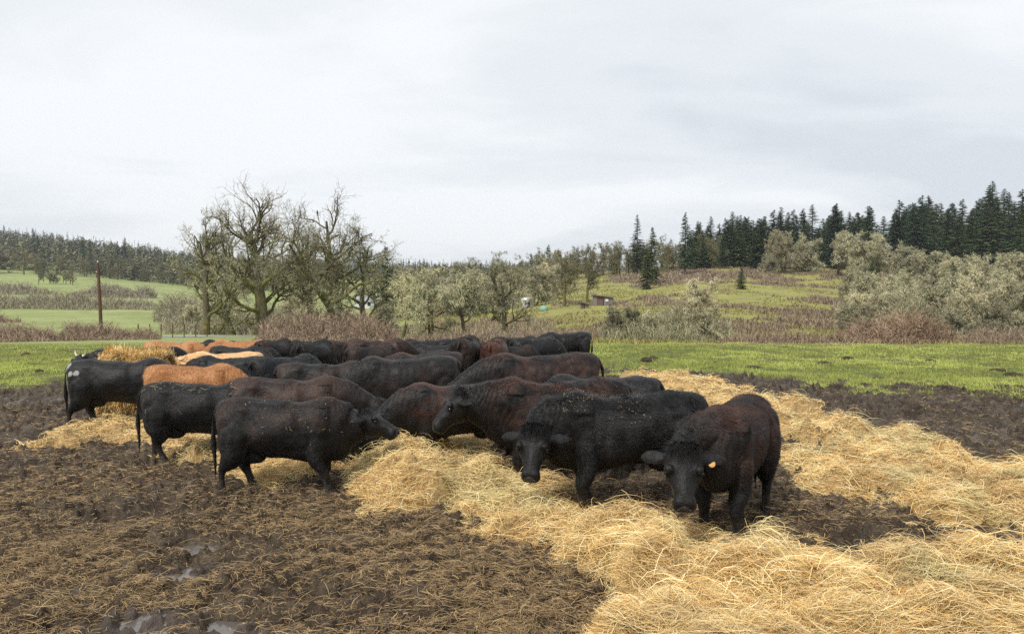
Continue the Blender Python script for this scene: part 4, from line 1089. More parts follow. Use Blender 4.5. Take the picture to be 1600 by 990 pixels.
def fir(h=18., seed=1, spread=.17, base0=.06, dens=1.0, colr=(.065, .105, .050), gap=0.0, fine=1.0):
    rg = np.random.default_rng(seed); g1 = Geo(); g2 = Geo()
    P0 = np.stack([np.linspace(0, rg.normal(0, .2), 8), np.linspace(0, rg.normal(0, .2), 8), np.linspace(-.6, h, 8)], -1)[None]
    g1.tubes(P0, (h * .014 * np.linspace(1.2, .12, 8))[None], 7, np.array([.075, .058, .045]))
    nb = int(260 * dens); z = base0 * h + (h * .985 - base0 * h) * (np.linspace(0, 1, nb) ** .92) 
    z = z + rg.normal(0, .15, nb); fr = (z - base0 * h) / (h * (1 - base0)); fr = np.clip(fr, 0, 1)
    Lb = h * spread * (1 - fr) ** .80 * rg.uniform(.6, 1.15, nb) + .18
    Lb = Lb * np.where(fr < .15, rg.uniform(.5, 1.0, nb), 1)
    a = rg.uniform(0, 2 * math.pi, nb)
    keep = rg.random(nb) > gap * (vn2(z * .5, a * .8, seed) > .5); z, Lb, a, fr = z[keep], Lb[keep], a[keep], fr[keep]; nb = len(z)
    k = 6; s = np.linspace(0, 1, k)[None]
    rise = (.25 + .55 * fr)[:, None]; 
    hx = Lb[:, None] * s; dz = Lb[:, None] * (s * rise * .5 - s ** 2 * (.65 - .25 * fr)[:, None] + .22 * s ** 3)
    P = np.stack([np.cos(a)[:, None] * hx, np.sin(a)[:, None] * hx, z[:, None] + dz], -1)
    g2.tubes(P, np.full((nb, k), .02) * np.linspace(1.6, .3, k)[None], 3, np.array([.06, .05, .04]))
    # sprays
    m = int(22 * fine); pi = np.repeat(np.arange(nb), m); q_ = rg.uniform(.12, 1.0, nb * m)
    ii_ = np.minimum((q_ * (k - 1)).astype(int), k - 2); fq = (q_ * (k - 1) - ii_)[:, None]
    st = P[pi, ii_] * (1 - fq) + P[pi, ii_ + 1] * fq
    aa = a[pi] + rg.choice([-1, 1], len(pi)) * rg.uniform(.25, 1.25, len(pi))
    L5 = (np.minimum(.20 + Lb[pi] * .26, 1.05) * (1.15 - .6 * q_) * rg.uniform(.6, 1.2, len(pi)))[:, None]
    dr = unit(np.stack([np.cos(aa), np.sin(aa), rg.normal(-.22, .18, len(pi))], -1))
    wv = unit(np.cross(dr, np.array([0, 0, 1.0]) + rg.normal(0, .7, dr.shape))) * L5 * rg.uniform(.12, .24, (len(pi), 1))
    cc = np.array(colr) * rg.uniform(.55, 1.5, (len(pi), 1)) * (1 + rg.normal(0, .08, (len(pi), 3)))
    # paler shoots at the tips
    tipf = (q_ > .8)[:, None]; cc = np.where(tipf, cc * 1.35, cc)
    g2.blades(st, st + dr * L5, wv, np.clip(cc, 0, .5))
    root = empty('fir_tree'); link('trunk', g1.mesh('fir_trunk', bark_m, True), root); link('crown', g2.mesh('fir_crown', needle_m), root)
    return root
def tpos(x, D): return (x - 800) / FPX * D, D
def place(root, x, D, rz=0, s=1.0, label=None, cat='tree', grp=None, name=None):
    X, Y = tpos(x, D); root.location = (X, Y, gz1(X, Y)); root.rotation_euler = (0, 0, rz); root.scale = s if isinstance(s, tuple) else (s, s, s)
    if name: root.name = name
    tag(root, label, cat, grp); return root
G_OAK = 'bare lichen covered oaks behind the herd'
# big oaks behind the herd
place(oak(18.0, (0.02, 0), 1, .70, .50, 20, 7, 5, 4, lich=.75, top_lich=.05, seed=3, wig=.24, crown0=.14), 408, 78, 0.4, 1.0,
      'tallest bare oak behind the herd, thick mossy trunk with many crooked limbs', grp=G_OAK)
place(oak(17.5, (0.13, 0), 2, .66, .44, 12, 7, 5, 4, lich=.7, top_lich=.04, seed=8, wig=.26, crown0=.16), 532, 76, 1.0, 1.0,
      'tall forked bare oak with a dark leaning trunk, right of the tallest one', grp=G_OAK)
place(oak(17.0, (-.05, 0), 1, .32, .32, 15, 6, 5, 4, lich=.7, top_lich=.15, seed=12, wig=.22, crown0=.2, lcol=LICH * .95), 486, 84, 2.0, 1.0,
      'slender pale grey bare oak standing between the two biggest oaks', grp=G_OAK)
place(oak(14.5, (-.04, 0), 1, .36, .36, 13, 6, 5, 4, lich=.9, top_lich=.3, seed=15, wig=.26), 320, 74, 0.6, 1.0,
      'crooked lichen hung oak at the left end of the oak clump, by the lane', grp=G_OAK)
place(oak(14.5, (.0, 0), 1, .38, .40, 12, 6, 5, 4, lich=.9, top_lich=.2, seed=18, wig=.25, crown0=.1), 362, 82, 3.6, 1.0,
      'mossy oak tucked in just left of the tallest one', grp=G_OAK)
place(oak(13.5, (.12, 0), 1, .36, .42, 12, 6, 5, 4, lich=1.0, top_lich=.35, seed=21, wig=.25), 575, 80, .3, 1.0,
      'spreading lichen hung oak right of the forked oak', grp=G_OAK)
pS = oak(7.0, (.05, 0), 1, .17, .50, 9, 6, 5, 4, lich=1.3, top_lich=.8, seed=31, wig=.30, crown0=.3)
place(pS, 628, 66, 0, 1.0, 'small lichen hung oak with thin trunk, first one right of the tall oaks', grp='small lichen hung oaks')
pS2 = oak(7.6, (-.02, 0), 2, .19, .46, 8, 6, 5, 4, lich=1.3, top_lich=.8, seed=37, wig=.28, crown0=.28)
place(pS2, 672, 62, 0, .98, 'small two stemmed oak hung with lichen, its dark stems spreading in a V', grp='small lichen hung oaks')
pS3 = oak(6.4, (.02, 0), 1, .17, .50, 8, 6, 5, 4, lich=1.5, top_lich=.9, seed=40, wig=.30, crown0=.3, droop=.8)
place(pS3, 727, 60, 1, 1.0, 'small rounded oak draped with curtains of pale lichen', grp='small lichen hung oaks')
place(oak(7.2, (.16, 0), 1, .23, .62, 8, 6, 5, 4, lich=1.2, top_lich=.75, seed=45, wig=.32, crown0=.22, droop=.6, thick=1.3), 786, 60, .2, 1.0,
      'small gnarled oak with a bent dark trunk and drooping right limbs, by the white silo', grp='small lichen hung oaks')
# copies around
LG = 'lichen covered trees in the valley scrub'
lab_mid = 'one of the pale lichen covered trees filling the scrub behind the herd'
# shaggy lichen trees and thickets on the right
pL = []
for i, (hh, st_, sd_) in enumerate(((5.6, 4, 51), (6.4, 3, 52), (5.0, 5, 53), (7.4, 2, 54))):
    pL.append(oak(hh, (0, 0), st_, .20, .42, 8, 6, 5, 4, lich=1.5, top_lich=1.0, seed=sd_, wig=.30, crown0=.08, lcol=np.array([.50, .485, .34]), droop=.45, twcol=np.array([.22, .18, .13])))
used_p = [False] * 4
def putL(i, x, D, s, label, grp, rz=0.0, cat='tree'):
    X, Y = tpos(x, D)
    if not used_p[i]:
        used_p[i] = True; place(pL[i], x, D, rz, s, label, cat, grp); pL[i].name = 'lichen_tree'; return pL[i]
    o = copy_tree(pL[i], (X, Y, gz1(X, Y)), rz, s, label, grp, cat); o.name = 'lichen_tree'; return o
GR = 'pale lichen covered trees right of the herd'
putL(3, 1078, 50, (.62, .62, .72), 'tall pale lichen tree standing alone above the pasture edge, mid right', GR, .4)
putL(1, 1100, 49, .50, 'rounded weeping lichen tree touching the lone tall pale tree', GR, 2.2)
putL(0, 972, 48, .52, 'greyish weeping shrub like tree just right of the herd', GR, 1.2)
putL(2, 1020, 50, .50, 'low grey thicket tree between the two weeping pale trees', GR, .3)
putL(2, 1045, 54, .6, 'low grey thicket tree left of the lone tall pale tree', GR, 3.3)
lab_r = 'one of the many pale lichen crusted trees massed at the right edge below the firs'
rg = np.random.default_rng(77)
for (x, D, s) in [(1338, 74, .95), (1372, 78, 1.05), (1405, 70, 1.0), (1440, 74, 1.1), (1475, 70, 1.05), (1502, 62, 1.0), (1535, 56, .95), (1562, 58, 1.0), (1592, 54, 1.0), (1625, 56, 1.05),
                  (1350, 96, 1.1), (1395, 100, 1.2), (1430, 98, 1.2), (1466, 92, 1.2), (1500, 90, 1.25), (1540, 84, 1.25), (1575, 80, 1.2), (1610, 78, 1.2), (1650, 74, 1.2),
                  (1520, 118, 1.4), (1560, 112, 1.4), (1600, 108, 1.4), (1640, 110, 1.4), (1335, 60, .62), (1490, 52, .62), (1545, 47, .5), (1590, 48, .62), (1690, 60, 1.1), (1690, 90, 1.3)]:
    putL(int(rg.integers(0, 4)), x + rg.normal(0, 4), D, s * rg.uniform(.88, 1.1), lab_r, 'lichen trees massed at right', rg.uniform(0, 6.2))
for (x, D, s) in [(295, 95, .8), (345, 88, .75), (455, 98, .9), (600, 92, .85)]:
    putL(int(rg.integers(0, 4)), x, D, s, 'one of the low pale lichen trees crowding round the feet of the tall oaks', 'low lichen trees under the oaks', rg.uniform(0, 6.2))
rg = np.random.default_rng(171)
for i in range(24):
    putL(int(rg.integers(0, 4)), rg.uniform(590, 870), rg.uniform(125, 215), rg.uniform(1.2, 1.8), 'one of the pale mossy trees filling the valley between the small oaks and the skyline', 'pale trees in the valley', rg.uniform(0, 6.2))
# scattered on the hillside
for (x, D, s) in [(1372, 170, 2.1), (1260, 215, 2.0), (1222, 212, 1.9), (1310, 205, 1.9), (1345, 190, 2.0), (1420, 175, 2.0), (1460, 165, 1.9), (1500, 150, 1.8), (1240, 225, 1.6), (1208, 214, 1.7)]:
    putL(int(rg.integers(0, 4)), x, D, s * rg.uniform(.9, 1.1), 'one of the pale bare trees along the foot of the fir wood at right', 'pale trees at the foot of the firs', rg.uniform(0, 6.2))
place(oak(11, (0, 0), 1, .26, .45, 10, 6, 5, 3, lich=.7, top_lich=.6, seed=61, wig=.24, lcol=np.array([.30, .27, .17])), 1212, 205, 0, 1.15, 'dark trunked bare tree standing before the fir wood on the hill', grp='bare trees on the ridge')
# oaks along the middle ridge
pO = [oak(11, (0, 0), 1, .28, .44, 11, 6, 5, 3, lich=1.0, top_lich=.75, seed=71, wig=.24, lcol=np.array([.24, .23, .125]), twcol=np.array([.12, .10, .07])),
      oak(12, (0, 0), 1, .24, .34, 12, 6, 5, 3, lich=.9, top_lich=.7, seed=72, wig=.22, lcol=np.array([.27, .26, .15]), twcol=np.array([.14, .12, .09])),
      oak(10, (0, 0), 2, .24, .40, 9, 6, 5, 3, lich=1.0, top_lich=.8, seed=73, wig=.25, lcol=np.array([.22, .22, .12]), twcol=np.array([.12, .10, .075]))]
usedO = [False] * 3
def putO(i, x, D, s, label, grp, rz=0.0):
    X, Y = tpos(x, D)
    if not usedO[i]:
        usedO[i] = True; return place(pO[i], x, D, rz, s, label, 'tree', grp)
    return copy_tree(pO[i], (X, Y, gz1(X, Y)), rz, s, label, grp, 'tree')
putO(0, 882, 128, .92, 'broad bare oak left of the wooden shed', 'bare oaks near the shed', .5)
putO(1, 917, 136, .98, 'taller straight bare oak just behind the wooden shed', 'bare oaks near the shed', 2.5)
rg = np.random.default_rng(88)
for x in [845, 862, 900, 925, 940, 955, 968, 980, 990, 1003, 1016, 1028, 1040, 1052, 1088, 1100] + list(range(838, 1130, 13)):
    D = 236 + rg.normal(0, 6); putO(int(rg.integers(0, 3)), x + rg.normal(0, 3), D, rg.uniform(.8, 1.2), 'one of the bare oaks lining the ridge between the shed and the lone firs', 'bare oaks on the ridge', rg.uniform(0, 6))
for x in list(range(640, 860, 7)):
    D = rg.uniform(240, 330); putO(int(rg.integers(0, 3)), x + rg.normal(0, 4), D, rg.uniform(1.0, 1.5), 'one of the bare oaks along the skyline above the white silo', 'bare oaks on the skyline', rg.uniform(0, 6))
for x in [590, 612, 635, 655, 676, 700]:
    D = rg.uniform(150, 220); putO(int(rg.integers(0, 3)), x + rg.normal(0, 4), D, rg.uniform(.7, .95), 'one of the bare oaks standing in the valley behind the small lichen oaks', 'bare oaks in the valley', rg.uniform(0, 6))
# firs
pF = [fir(17, 1, .21), fir(19, 2, .19, gap=.3), fir(16, 3, .23, colr=(.080, .115, .046)), fir(18, 4, .20, .10, colr=(.052, .090, .052), gap=.2), fir(15, 5, .24, .02, colr=(.085, .120, .046))]
usedF = [False] * 5
def putF(i, x, D, s, label, grp, rz=0.0):
    X, Y = tpos(x, D)
    if not usedF[i]:
        usedF[i] = True; return place(pF[i], x, D, rz, s, label, 'tree', grp)
    return copy_tree(pF[i], (X, Y, gz1(X, Y)), rz, s, label, grp, 'tree')
putF(1, 995, 226, (.95, .95, .95), 'lone dark fir rising above the ridge oaks, left one of two', 'lone firs on the ridge', .3)
putF(3, 1070, 208, (1.0, 1.0, .95), 'lone dark fir with open ragged branches on the ridge, right one of two', 'lone firs on the ridge', 1.3)
putF(4, 1010, 165, .62, 'small dark bushy fir on the slope left of the right lone fir', 'small firs on the slope', 2.0)
putF(2, 1019, 178, .85, 'dark fir below the ridge between the two lone firs', 'small firs on the slope', 2.6)
putF(4, 1158, 150, (.46, .46, .30), 'small round pine bush standing alone on the open hillside', 'small firs on the slope', .7)
putF(2, 857, 262, .82, 'dark fir tip above the skyline oaks near the silo, right one', 'firs on the skyline', 1)
putF(0, 830, 275, .72, 'dark fir tip above the skyline oaks near the silo, left one', 'firs on the skyline', 2)
putF(4, 753, 205, .48, 'small dark fir in the valley left of the silo', 'small firs in the valley', 2)
putF(2, 603, 105, .72, 'dark fir half hidden behind the forked oak', 'small firs in the valley', 2)
putF(0, 1362, 155, .42, 'small green fir in the middle of the pale trees at right', 'small firs at right', 2)
putF(2, 1488, 118, .46, 'dark fir poking up between the pale trees at far right', 'small firs at right', 2)
putF(1, 1592, 150, .95, 'tall fir at the right edge in front of the fir wood', 'small firs at right', 2)
rg = np.random.default_rng(99)
lab_f = 'one of the dense dark green firs forming the wood on the right hill'
for i in range(245):
    x = rg.uniform(1078, 1680) if i > 22 else rg.uniform(1078, 1180)
    D0 = np.interp(x, [1085, 1300, 1600, 1680], [232, 240, 215, 205]); row = rg.integers(0, 4)
    D = D0 + row * 16 + rg.uniform(-8, 8)
    D += np.interp(x, [1300, 1600], [0, 75]) * rg.random() ** .7
    sc_ = rg.uniform(.62, 1.08) * np.interp(x, [1085, 1200, 1400, 1600], [.78, .98, 1.15, 1.45])
    putF(int(rg.integers(0, 5)), x, D, (sc_ * 1.45, sc_ * 1.45, sc_), lab_f, 'firs of the right hand wood', rg.uniform(0, 6.2))
lab_l = 'one of the firs in the wood covering the left hill'
for i in range(36):
    x = rg.uniform(-80, 470) if i > 12 else rg.uniform(-60, 200)
    D = rg.uniform(440, 640)
    putF(int(rg.integers(0, 5)), x, D, rg.uniform(.7, 1.2), lab_l, 'firs of the left hand wood', rg.uniform(0, 6.2))
for i in range(150):
    x = rg.uniform(-80, 520); D = np.interp(x, [0, 150, 300, 520], [405, 430, 440, 430]) + rg.uniform(0, 90)
    putO(int(rg.integers(0, 3)), x, D, rg.uniform(.9, 1.5), 'one of the grey green bare trees at the lower edge of the left hill wood', 'bare trees of the left hand wood', rg.uniform(0, 6))
for i in range(9):
    x = 62 + i * 7 + rg.normal(0, 2); putO(int(rg.integers(0, 3)), x, 345 + rg.uniform(-15, 12), rg.uniform(.55, .75), 'one of the rounded bare trees in the clump jutting into the left hill field', 'clump in the left field', rg.uniform(0, 6))
# far-off wood on the hill beyond the valley
g = Geo(); rg = np.random.default_rng(111); n = 4200
x = rg.uniform(-160, 1000, n); D = rg.uniform(np.where(x < 420, np.interp(x, [-160, 0, 150, 330], [425, 425, 440, 450]), 600), 1000, n); X = (x - 800) / FPX * D; Z = ground_z(X, D, False); h = rg.uniform(9, 17, n)
rnd = rg.random(n) < np.where(x < 520, .55, .30)
for j in range(56):
    a = rg.uniform(0, 6.3, n); zf = rg.random(n) ** .8
    rr = np.where(rnd, np.sin(np.clip(zf * .75 + .22, 0, 1) * math.pi) ** .6 * h * .30, (1 - zf) * h * .20) * rg.uniform(.4, 1, n) + .2
    hz = np.where(rnd, h * .8, h)
    c0 = np.stack([X + np.cos(a) * rr * .3, D + np.sin(a) * rr * .3, Z + zf * hz], -1); c1 = np.stack([X + np.cos(a) * rr, D + np.sin(a) * rr, Z + zf * hz - .3], -1)
    wv = np.stack([-np.sin(a), np.cos(a), rg.normal(0, .5, n)], -1) * (rr * .28 + .22)[:, None]
    cc = np.where(rnd[:, None], np.array([.17, .165, .105]), np.array([.045, .070, .045])) * rg.uniform(.7, 1.3, (n, 1)); g.blades(c0, c1 , wv, cc)
tag(link('distant_wood', g.mesh('distant_wood', needle_m)), 'far off dark bluish wood on the hill beyond the valley', 'wood', kind='stuff')

# ------------------------------------------------------------------ scrub: brambles, hedges, brush
stem_m = col_mat('bramble_stems', 0.85, 0.1)
def thicket(name, x0, x1, D0, D1, n, h, label, cat, cols, seed, kind=None, grp=None, w=.006, arch=.6, hummock=True, dzz=0.0):
    rg = np.random.default_rng(seed); g = Geo()
    x = rg.uniform(x0, x1, n); D = rg.uniform(D0, D1, n)
    X = (x - 800) / FPX * D; Y = D
    cx, cy = (x0 + x1) / 2, (D0 + D1) / 2
    e = np.clip(1 - np.abs((x - cx) / (x1 - x0) * 2 + (vn2(x * .08, D * .3, seed) - .5) * .45) ** 4, 0, 1) * np.clip(1 - np.abs((D - cy) / (D1 - D0) * 2) ** 3, .25, 1)
    fq_ = 1.4 / max(h, 1.0); hh = h * (-.05 + 1.6 * fbm2(X * fq_, Y * fq_, 3, seed)) * e + .08
    Z = ground_z(X, Y, False) + dzz - .05
    root = np.array([X, Y, Z]).T
    # clustered crown centres so the mass has lumps
    k = 6; tt = np.linspace(0, 1, k)[None]
    a = rg.uniform(0, 6.283, n); reach = hh * rg.uniform(.3, 1.3, n) * arch; ht = hh * rg.uniform(.45, 1.1, n)
    bend = rg.uniform(.6, 1.0, n)[:, None]
    px_ = X[:, None] + np.cos(a)[:, None] * reach[:, None] * tt ** 1.5 + rg.normal(0, .03, (n, k)) * hh[:, None]
    py_ = Y[:, None] + np.sin(a)[:, None] * reach[:, None] * tt ** 1.5 + rg.normal(0, .03, (n, k)) * hh[:, None]
    pz_ = Z[:, None] + ht[:, None] * np.sin(tt * math.pi * .5 * (1 + .6 * (1 - bend))) 
    P = np.stack([px_, py_, pz_], -1)
    cols = np.array(cols); c = cols[rg.integers(0, len(cols), n)] * rg.uniform(.7, 1.25, (n, 1))
    sd = unit(np.stack([np.ones(n), rg.normal(0, .6, n), rg.normal(0, .4, n)], -1))
    wd = (w * 1.35 * rg.uniform(.6, 1.4, n))[:, None] * np.linspace(1.2, .4, k)[None]
    g.ribbons(P, wd, sd, c)
    # side twigs
    m_ = n; pi = rg.integers(0, n, m_); j = rg.integers(1, k, m_); st = P[pi, j]; d = unit(rg.normal(0, 1, (m_, 3)) + np.array([0, 0, .4])); L_ = (hh[pi] * rg.uniform(.1, .3, m_))[:, None]
    g.blades(st, st + d * L_, unit(np.cross(d, rg.normal(0, 1, (m_, 3)))) * w * .9, c[pi] * 1.05)
    o = link(name, g.mesh(name, stem_m)); tag(o, label, cat, grp, kind); return o
BR = [(.26, .185, .125), (.33, .245, .17), (.18, .125, .09), (.42, .33, .24)]
GY = [(.32, .28, .20), (.27, .23, .17), (.40, .36, .26), (.22, .19, .14)]
GN = [(.36, .34, .20), (.28, .27, .16), (.44, .41, .26), (.22, .20, .13)]
thicket('bramble_thicket', 395, 625, 46, 54, 11000, 1.9, 'tangled brown bramble thicket behind the herd under the big oaks', 'brambles', BR + [(.34, .26, .19)], 1, w=.012)
thicket('bramble_thicket', -120, 95, 52, 60, 8000, 1.35, 'long brown bramble thicket at the left edge behind the pasture', 'brambles', BR, 2, w=.012)
thicket('bramble_thicket', 75, 205, 54, 61, 6000, 1.25, 'brown bramble thicket round the foot of the wooden pole', 'brambles', BR, 3, w=.012)
thicket('bramble_thicket', 200, 250, 54, 58, 1500, .9, 'small low bramble patch right of the pole, by the lane', 'brambles', BR, 4, w=.010)
thicket('bramble_thicket', 1300, 1495, 44, 52, 9000, 2.0, 'big arching red brown bramble thicket at the pasture edge on the right', 'brambles', [(.28, .19, .125), (.36, .25, .17), (.19, .125, .085), (.44, .34, .24)], 5, w=.012, arch=.9)
thicket('bramble_thicket', 1120, 1330, 43, 48, 5000, .65, 'low brown brambles along the pasture edge before the open hill', 'brambles', BR, 6, w=.010)
thicket('bramble_thicket', 1470, 1700, 42, 47, 6500, 1.0, 'low tawny brambles at the pasture edge under the massed pale trees', 'brambles', BR + GY[:1], 7, w=.010)
thicket('bramble_thicket', 630, 950, 46, 54, 6000, .8, 'low brown scrub between the herd and the small lichen oaks', 'brambles', BR + GY[:2], 8, w=.010)
thicket('hedge_scrub', -150, 260, 168, 186, 12000, 3.6, 'bushy grey brown hedgerow across the far left field', 'hedge', GY + GN[:2], 9, w=.035)
thicket('hedge_scrub', 240, 330, 120, 150, 7000, 4.5, 'bushy grey hedge end at the left of the oak clump', 'hedge', GY + GN[:2], 14, w=.03)
thicket('hedge_scrub', -150, 90, 262, 280, 6000, 4.0, 'upper hedgerow on the left hillside field, left half', 'hedge', GY, 10, w=.05)
thicket('hedge_scrub', 105, 245, 255, 272, 5500, 4.6, 'upper hedgerow on the left hillside field, right half', 'hedge', GY, 11, w=.05)
thicket('bramble_thicket', -150, 32, 116, 124, 2500, 2.6, 'dark reddish bramble patch at the left edge below the hedgerow', 'brambles', [(.22, .13, .11), (.27, .17, .14)], 12, w=.02)
thicket('hedge_scrub', 250, 620, 88, 110, 12000, 3.2, 'dense grey green undergrowth filling in beneath the big oaks', 'scrub', GN + GY, 13, w=.022)
thicket('hedge_scrub', 610, 880, 68, 100, 9000, 1.6, 'grey brown undergrowth around the small lichen oaks', 'scrub', GN[:2] + BR, 15, w=.018)
thicket('hedge_scrub', 940, 1140, 46, 56, 9000, 2.4, 'grey twiggy undergrowth between the weeping pale trees', 'scrub', GN, 16, w=.012)
thicket('hedge_scrub', 1330, 1700, 50, 110, 26000, 3.6, 'pale twiggy undergrowth beneath the massed lichen trees', 'scrub', GN + [(.34, .32, .20)], 17, w=.018)
# purple brown brush on the hill
rg = np.random.default_rng(121); g = Geo(); n = 150000
x = rg.uniform(560, 1720, n); y = rg.uniform(400, 545, n); D = np.exp(rg.uniform(math.log(44), math.log(250), n))
X = (x - 800) / FPX * D; bm_ = brush_m(X, D); keep = bm_ > rg.random(n) * .9 + .05; X, D, bm_ = X[keep], D[keep], bm_[keep]; n = len(X)
Z = ground_z(X, D, False); h = rg.uniform(.2, .75, n) * (.3 + 1.2 * fbm2(X * .3, D * .3, 3, 6)) * bm_
a = rg.uniform(0, 6.3, n); base = np.stack([X, D, Z - .05], -1); tip = base + np.stack([np.cos(a) * h * .5, np.sin(a) * h * .5, h], -1)
wv = np.stack([np.ones(n), rg.normal(0, .4, n), np.zeros(n)], -1) * (.0006 * D + .006)[:, None] * rg.uniform(.6, 1.6, (n, 1))
cols = np.array([(.22, .165, .115), (.27, .205, .14), (.16, .12, .085), (.31, .26, .165)]); g.blades(base, tip, wv * 1.3, cols[rg.integers(0, 4, n)])
print('brush', n)
tag(link('hillside_brush', g.mesh('hillside_brush', stem_m)), 'low purple brown brush in patches over the open hillside', 'brush', kind='stuff')
# rough moss grass on the open hill
rg = np.random.default_rng(131); g = Geo(); n = 90000
x = rg.uniform(560, 1720, n); D = np.exp(rg.uniform(math.log(42), math.log(250), n)); X = (x - 800) / FPX * D
keep = (brush_m(X, D) < .5) & (hill_m(X, D) > .5) & (fbm2(X * .15, D * .15, 3, 44) > .42); X, D = X[keep], D[keep]; n = len(X)
Z = ground_z(X, D, False); h = rg.uniform(.12, .38, n); a = rg.uniform(0, 6.3, n); base = np.stack([X, D, Z - .03], -1)
tip = base + np.stack([np.cos(a) * h * .6, np.sin(a) * h * .6, h], -1); wv = np.stack([np.ones(n), rg.normal(0, .4, n), np.zeros(n)], -1) * (.0007 * D + .008)[:, None]
cols = np.array([(.24, .25, .06), (.19, .20, .05), (.34, .29, .13), (.26, .22, .10)]); g.blades(base, tip, wv, cols[rg.integers(0, 4, n)])
tag(link('rough_grass', g.mesh('rough_grass', col_mat('rough_grass', .8, .1))), 'yellow green rough grass tussocks over the open hillside', 'grass', kind='stuff')

# ------------------------------------------------------------------ pole, wires, buildings, bird
wood_m, t, b = mat_new('weathered_pole_wood', 0.85, 0.15)
tcx = nn(t, 'ShaderNodeTexCoord'); mpn = nn(t, 'ShaderNodeMapping'); mpn.inputs['Scale'].default_value = (12, 12, 0.8); t.links.new(tcx.outputs['Object'], mpn.inputs[0])
t.links.new(ramp(t, noise(t, mpn.outputs[0], 2, 4, .7), [(0.3, (0.075, 0.045, 0.030)), (0.7, (0.17, 0.10, 0.062))]), b.inputs['Base Color'])
px0, py0 = tpos(158, 62); pz0 = gz1(px0, py0)
root = empty('utility_pole', (px0, py0, pz0)); tag(root, 'leaning brown wooden utility pole rising from the brambles on the left', 'pole')
ptop_z = CAMH + (YH - 411) * 62 / FPX - pz0
g = Geo(); g.tubes(np.array([[(0, 0, -.6), (-.1, 0, ptop_z * .5), (-.22, 0, ptop_z)]]), np.array([[.15, .13, .105]]), 12); link('shaft', g.mesh('pole_shaft', wood_m, True), root)
ins_m = plain('insulator_glass', (.5, .52, .52), .2)
g = Geo(); g.sphere((-.22, 0, ptop_z + .10), (.06, .06, .11)); link('insulator', g.mesh('pole_insulator', ins_m, True), root)
g = Geo(); g.sphere((-.28, -.08, ptop_z - .75), (.05, .05, .07)); link('insulator', g.mesh('pole_insulator', ins_m, True), root)
wire_m = plain('wire_metal', (.10, .10, .10), .5)
for nm, z0, dx, lb in (('power_line', ptop_z + .2, -48, 'upper thin overhead wire running left from the wooden pole'), ('power_line', ptop_z - .75, -48, 'lower thin overhead wire running left from the wooden pole')):
    tt = np.linspace(0, 1, 24); C = np.stack([px0 - .22 + dx * tt, py0 + 16 * tt, pz0 + z0 + 3.4 * tt - 4.2 * tt * (1 - tt)], -1)
    g = Geo(); g.tubes(C[None], np.full((1, 24), .014), 5); tag(link(nm, g.mesh(nm, wire_m, True)), lb, 'wire', 'overhead wires')
# weathered shed
shed_m, t, b = mat_new('grey_boards', 0.85, 0.15)
tcx = nn(t, 'ShaderNodeTexCoord'); mpn = nn(t, 'ShaderNodeMapping'); mpn.inputs['Scale'].default_value = (5, 5, .5); t.links.new(tcx.outputs['Object'], mpn.inputs[0])
t.links.new(ramp(t, noise(t, mpn.outputs[0], 2, 4, .7), [(0.3, (0.12, 0.10, 0.09)), (0.7, (0.30, 0.26, 0.24))]), b.inputs['Base Color'])
roof_m = plain('rusty_roof_sheet', (.13, .105, .095), .7); dark_m = plain('dark_opening', (.02, .018, .016), .9); door_m = plain('brown_door_boards', (.13, .085, .065), .8)
white_m = plain('pale_painted_metal', (.70, .71, .72), .45)
def shed(x, D, w_, d_, h0, h1, label, openings, rz=-.15):
    X, Y = tpos(x, D); root = empty('wooden_shed', (X, Y, gz1(X, Y) - .1), rz); tag(root, label, 'shed')
    g = Geo()
    # walls: posts and boards as separate planks, leaning roofline
    nbd = int(w_ / .18)
    for i in range(nbd):
        xa = -w_ / 2 + i * w_ / nbd; hh = h0 + (h1 - h0) * (i / nbd)
        for yy in (-d_ / 2, d_ / 2):
            if yy < 0 and any(a_ <= xa + .09 <= b_ for a_, b_ in openings): continue
            g.box(xa + .008, xa + w_ / nbd - .008, yy - .02 - .006 * (i % 2), yy + .02, 0, hh)
    for xx in (-w_ / 2, w_ / 2): g.box(xx - .02, xx + .02, -d_ / 2 + .03, d_ / 2 - .03, 0, h0 if xx < 0 else h1)
    link('wall', g.mesh('shed_wall', shed_m), root)
    g = Geo(); v = [(-w_ / 2 - .25, -d_ / 2 - .35, h0 + .05), (w_ / 2 + .25, -d_ / 2 - .35, h1 + .05), (w_ / 2 + .25, d_ / 2 + .25, h1 + .05), (-w_ / 2 - .25, d_ / 2 + .25, h0 + .05)]
    v2 = [(a_, b_, c_ + .10) for a_, b_, c_ in v]; g.add(v + v2, q=[(0, 3, 2, 1), (4, 5, 6, 7), (0, 1, 5, 4), (1, 2, 6, 5), (2, 3, 7, 6), (3, 0, 4, 7)]); link('roof', g.mesh('shed_roof', roof_m), root)
    if openings:
        a_, b_ = openings[0]; g = Geo(); g.box(a_ + .03, b_ - .03, -d_ / 2 + .05, -d_ / 2 + .09, .02, h0 * .92); link('door', g.mesh('shed_door', door_m), root)
    return root
s1 = shed(942, 128, 3.4, 2.6, 1.75, 1.35, 'grey weathered board shed with a sloping roof on the open slope', [(-1.0, .1)])
g = Geo(); g.box(.45, .95, -1.36, -1.335, .75, 1.15); link('window', g.mesh('shed_window', white_m), s1)
shed(913, 121, 1.3, 1.1, 1.05, .65, 'tiny lean to hut left of the weathered board shed', [(-.5, .0)], -.05)
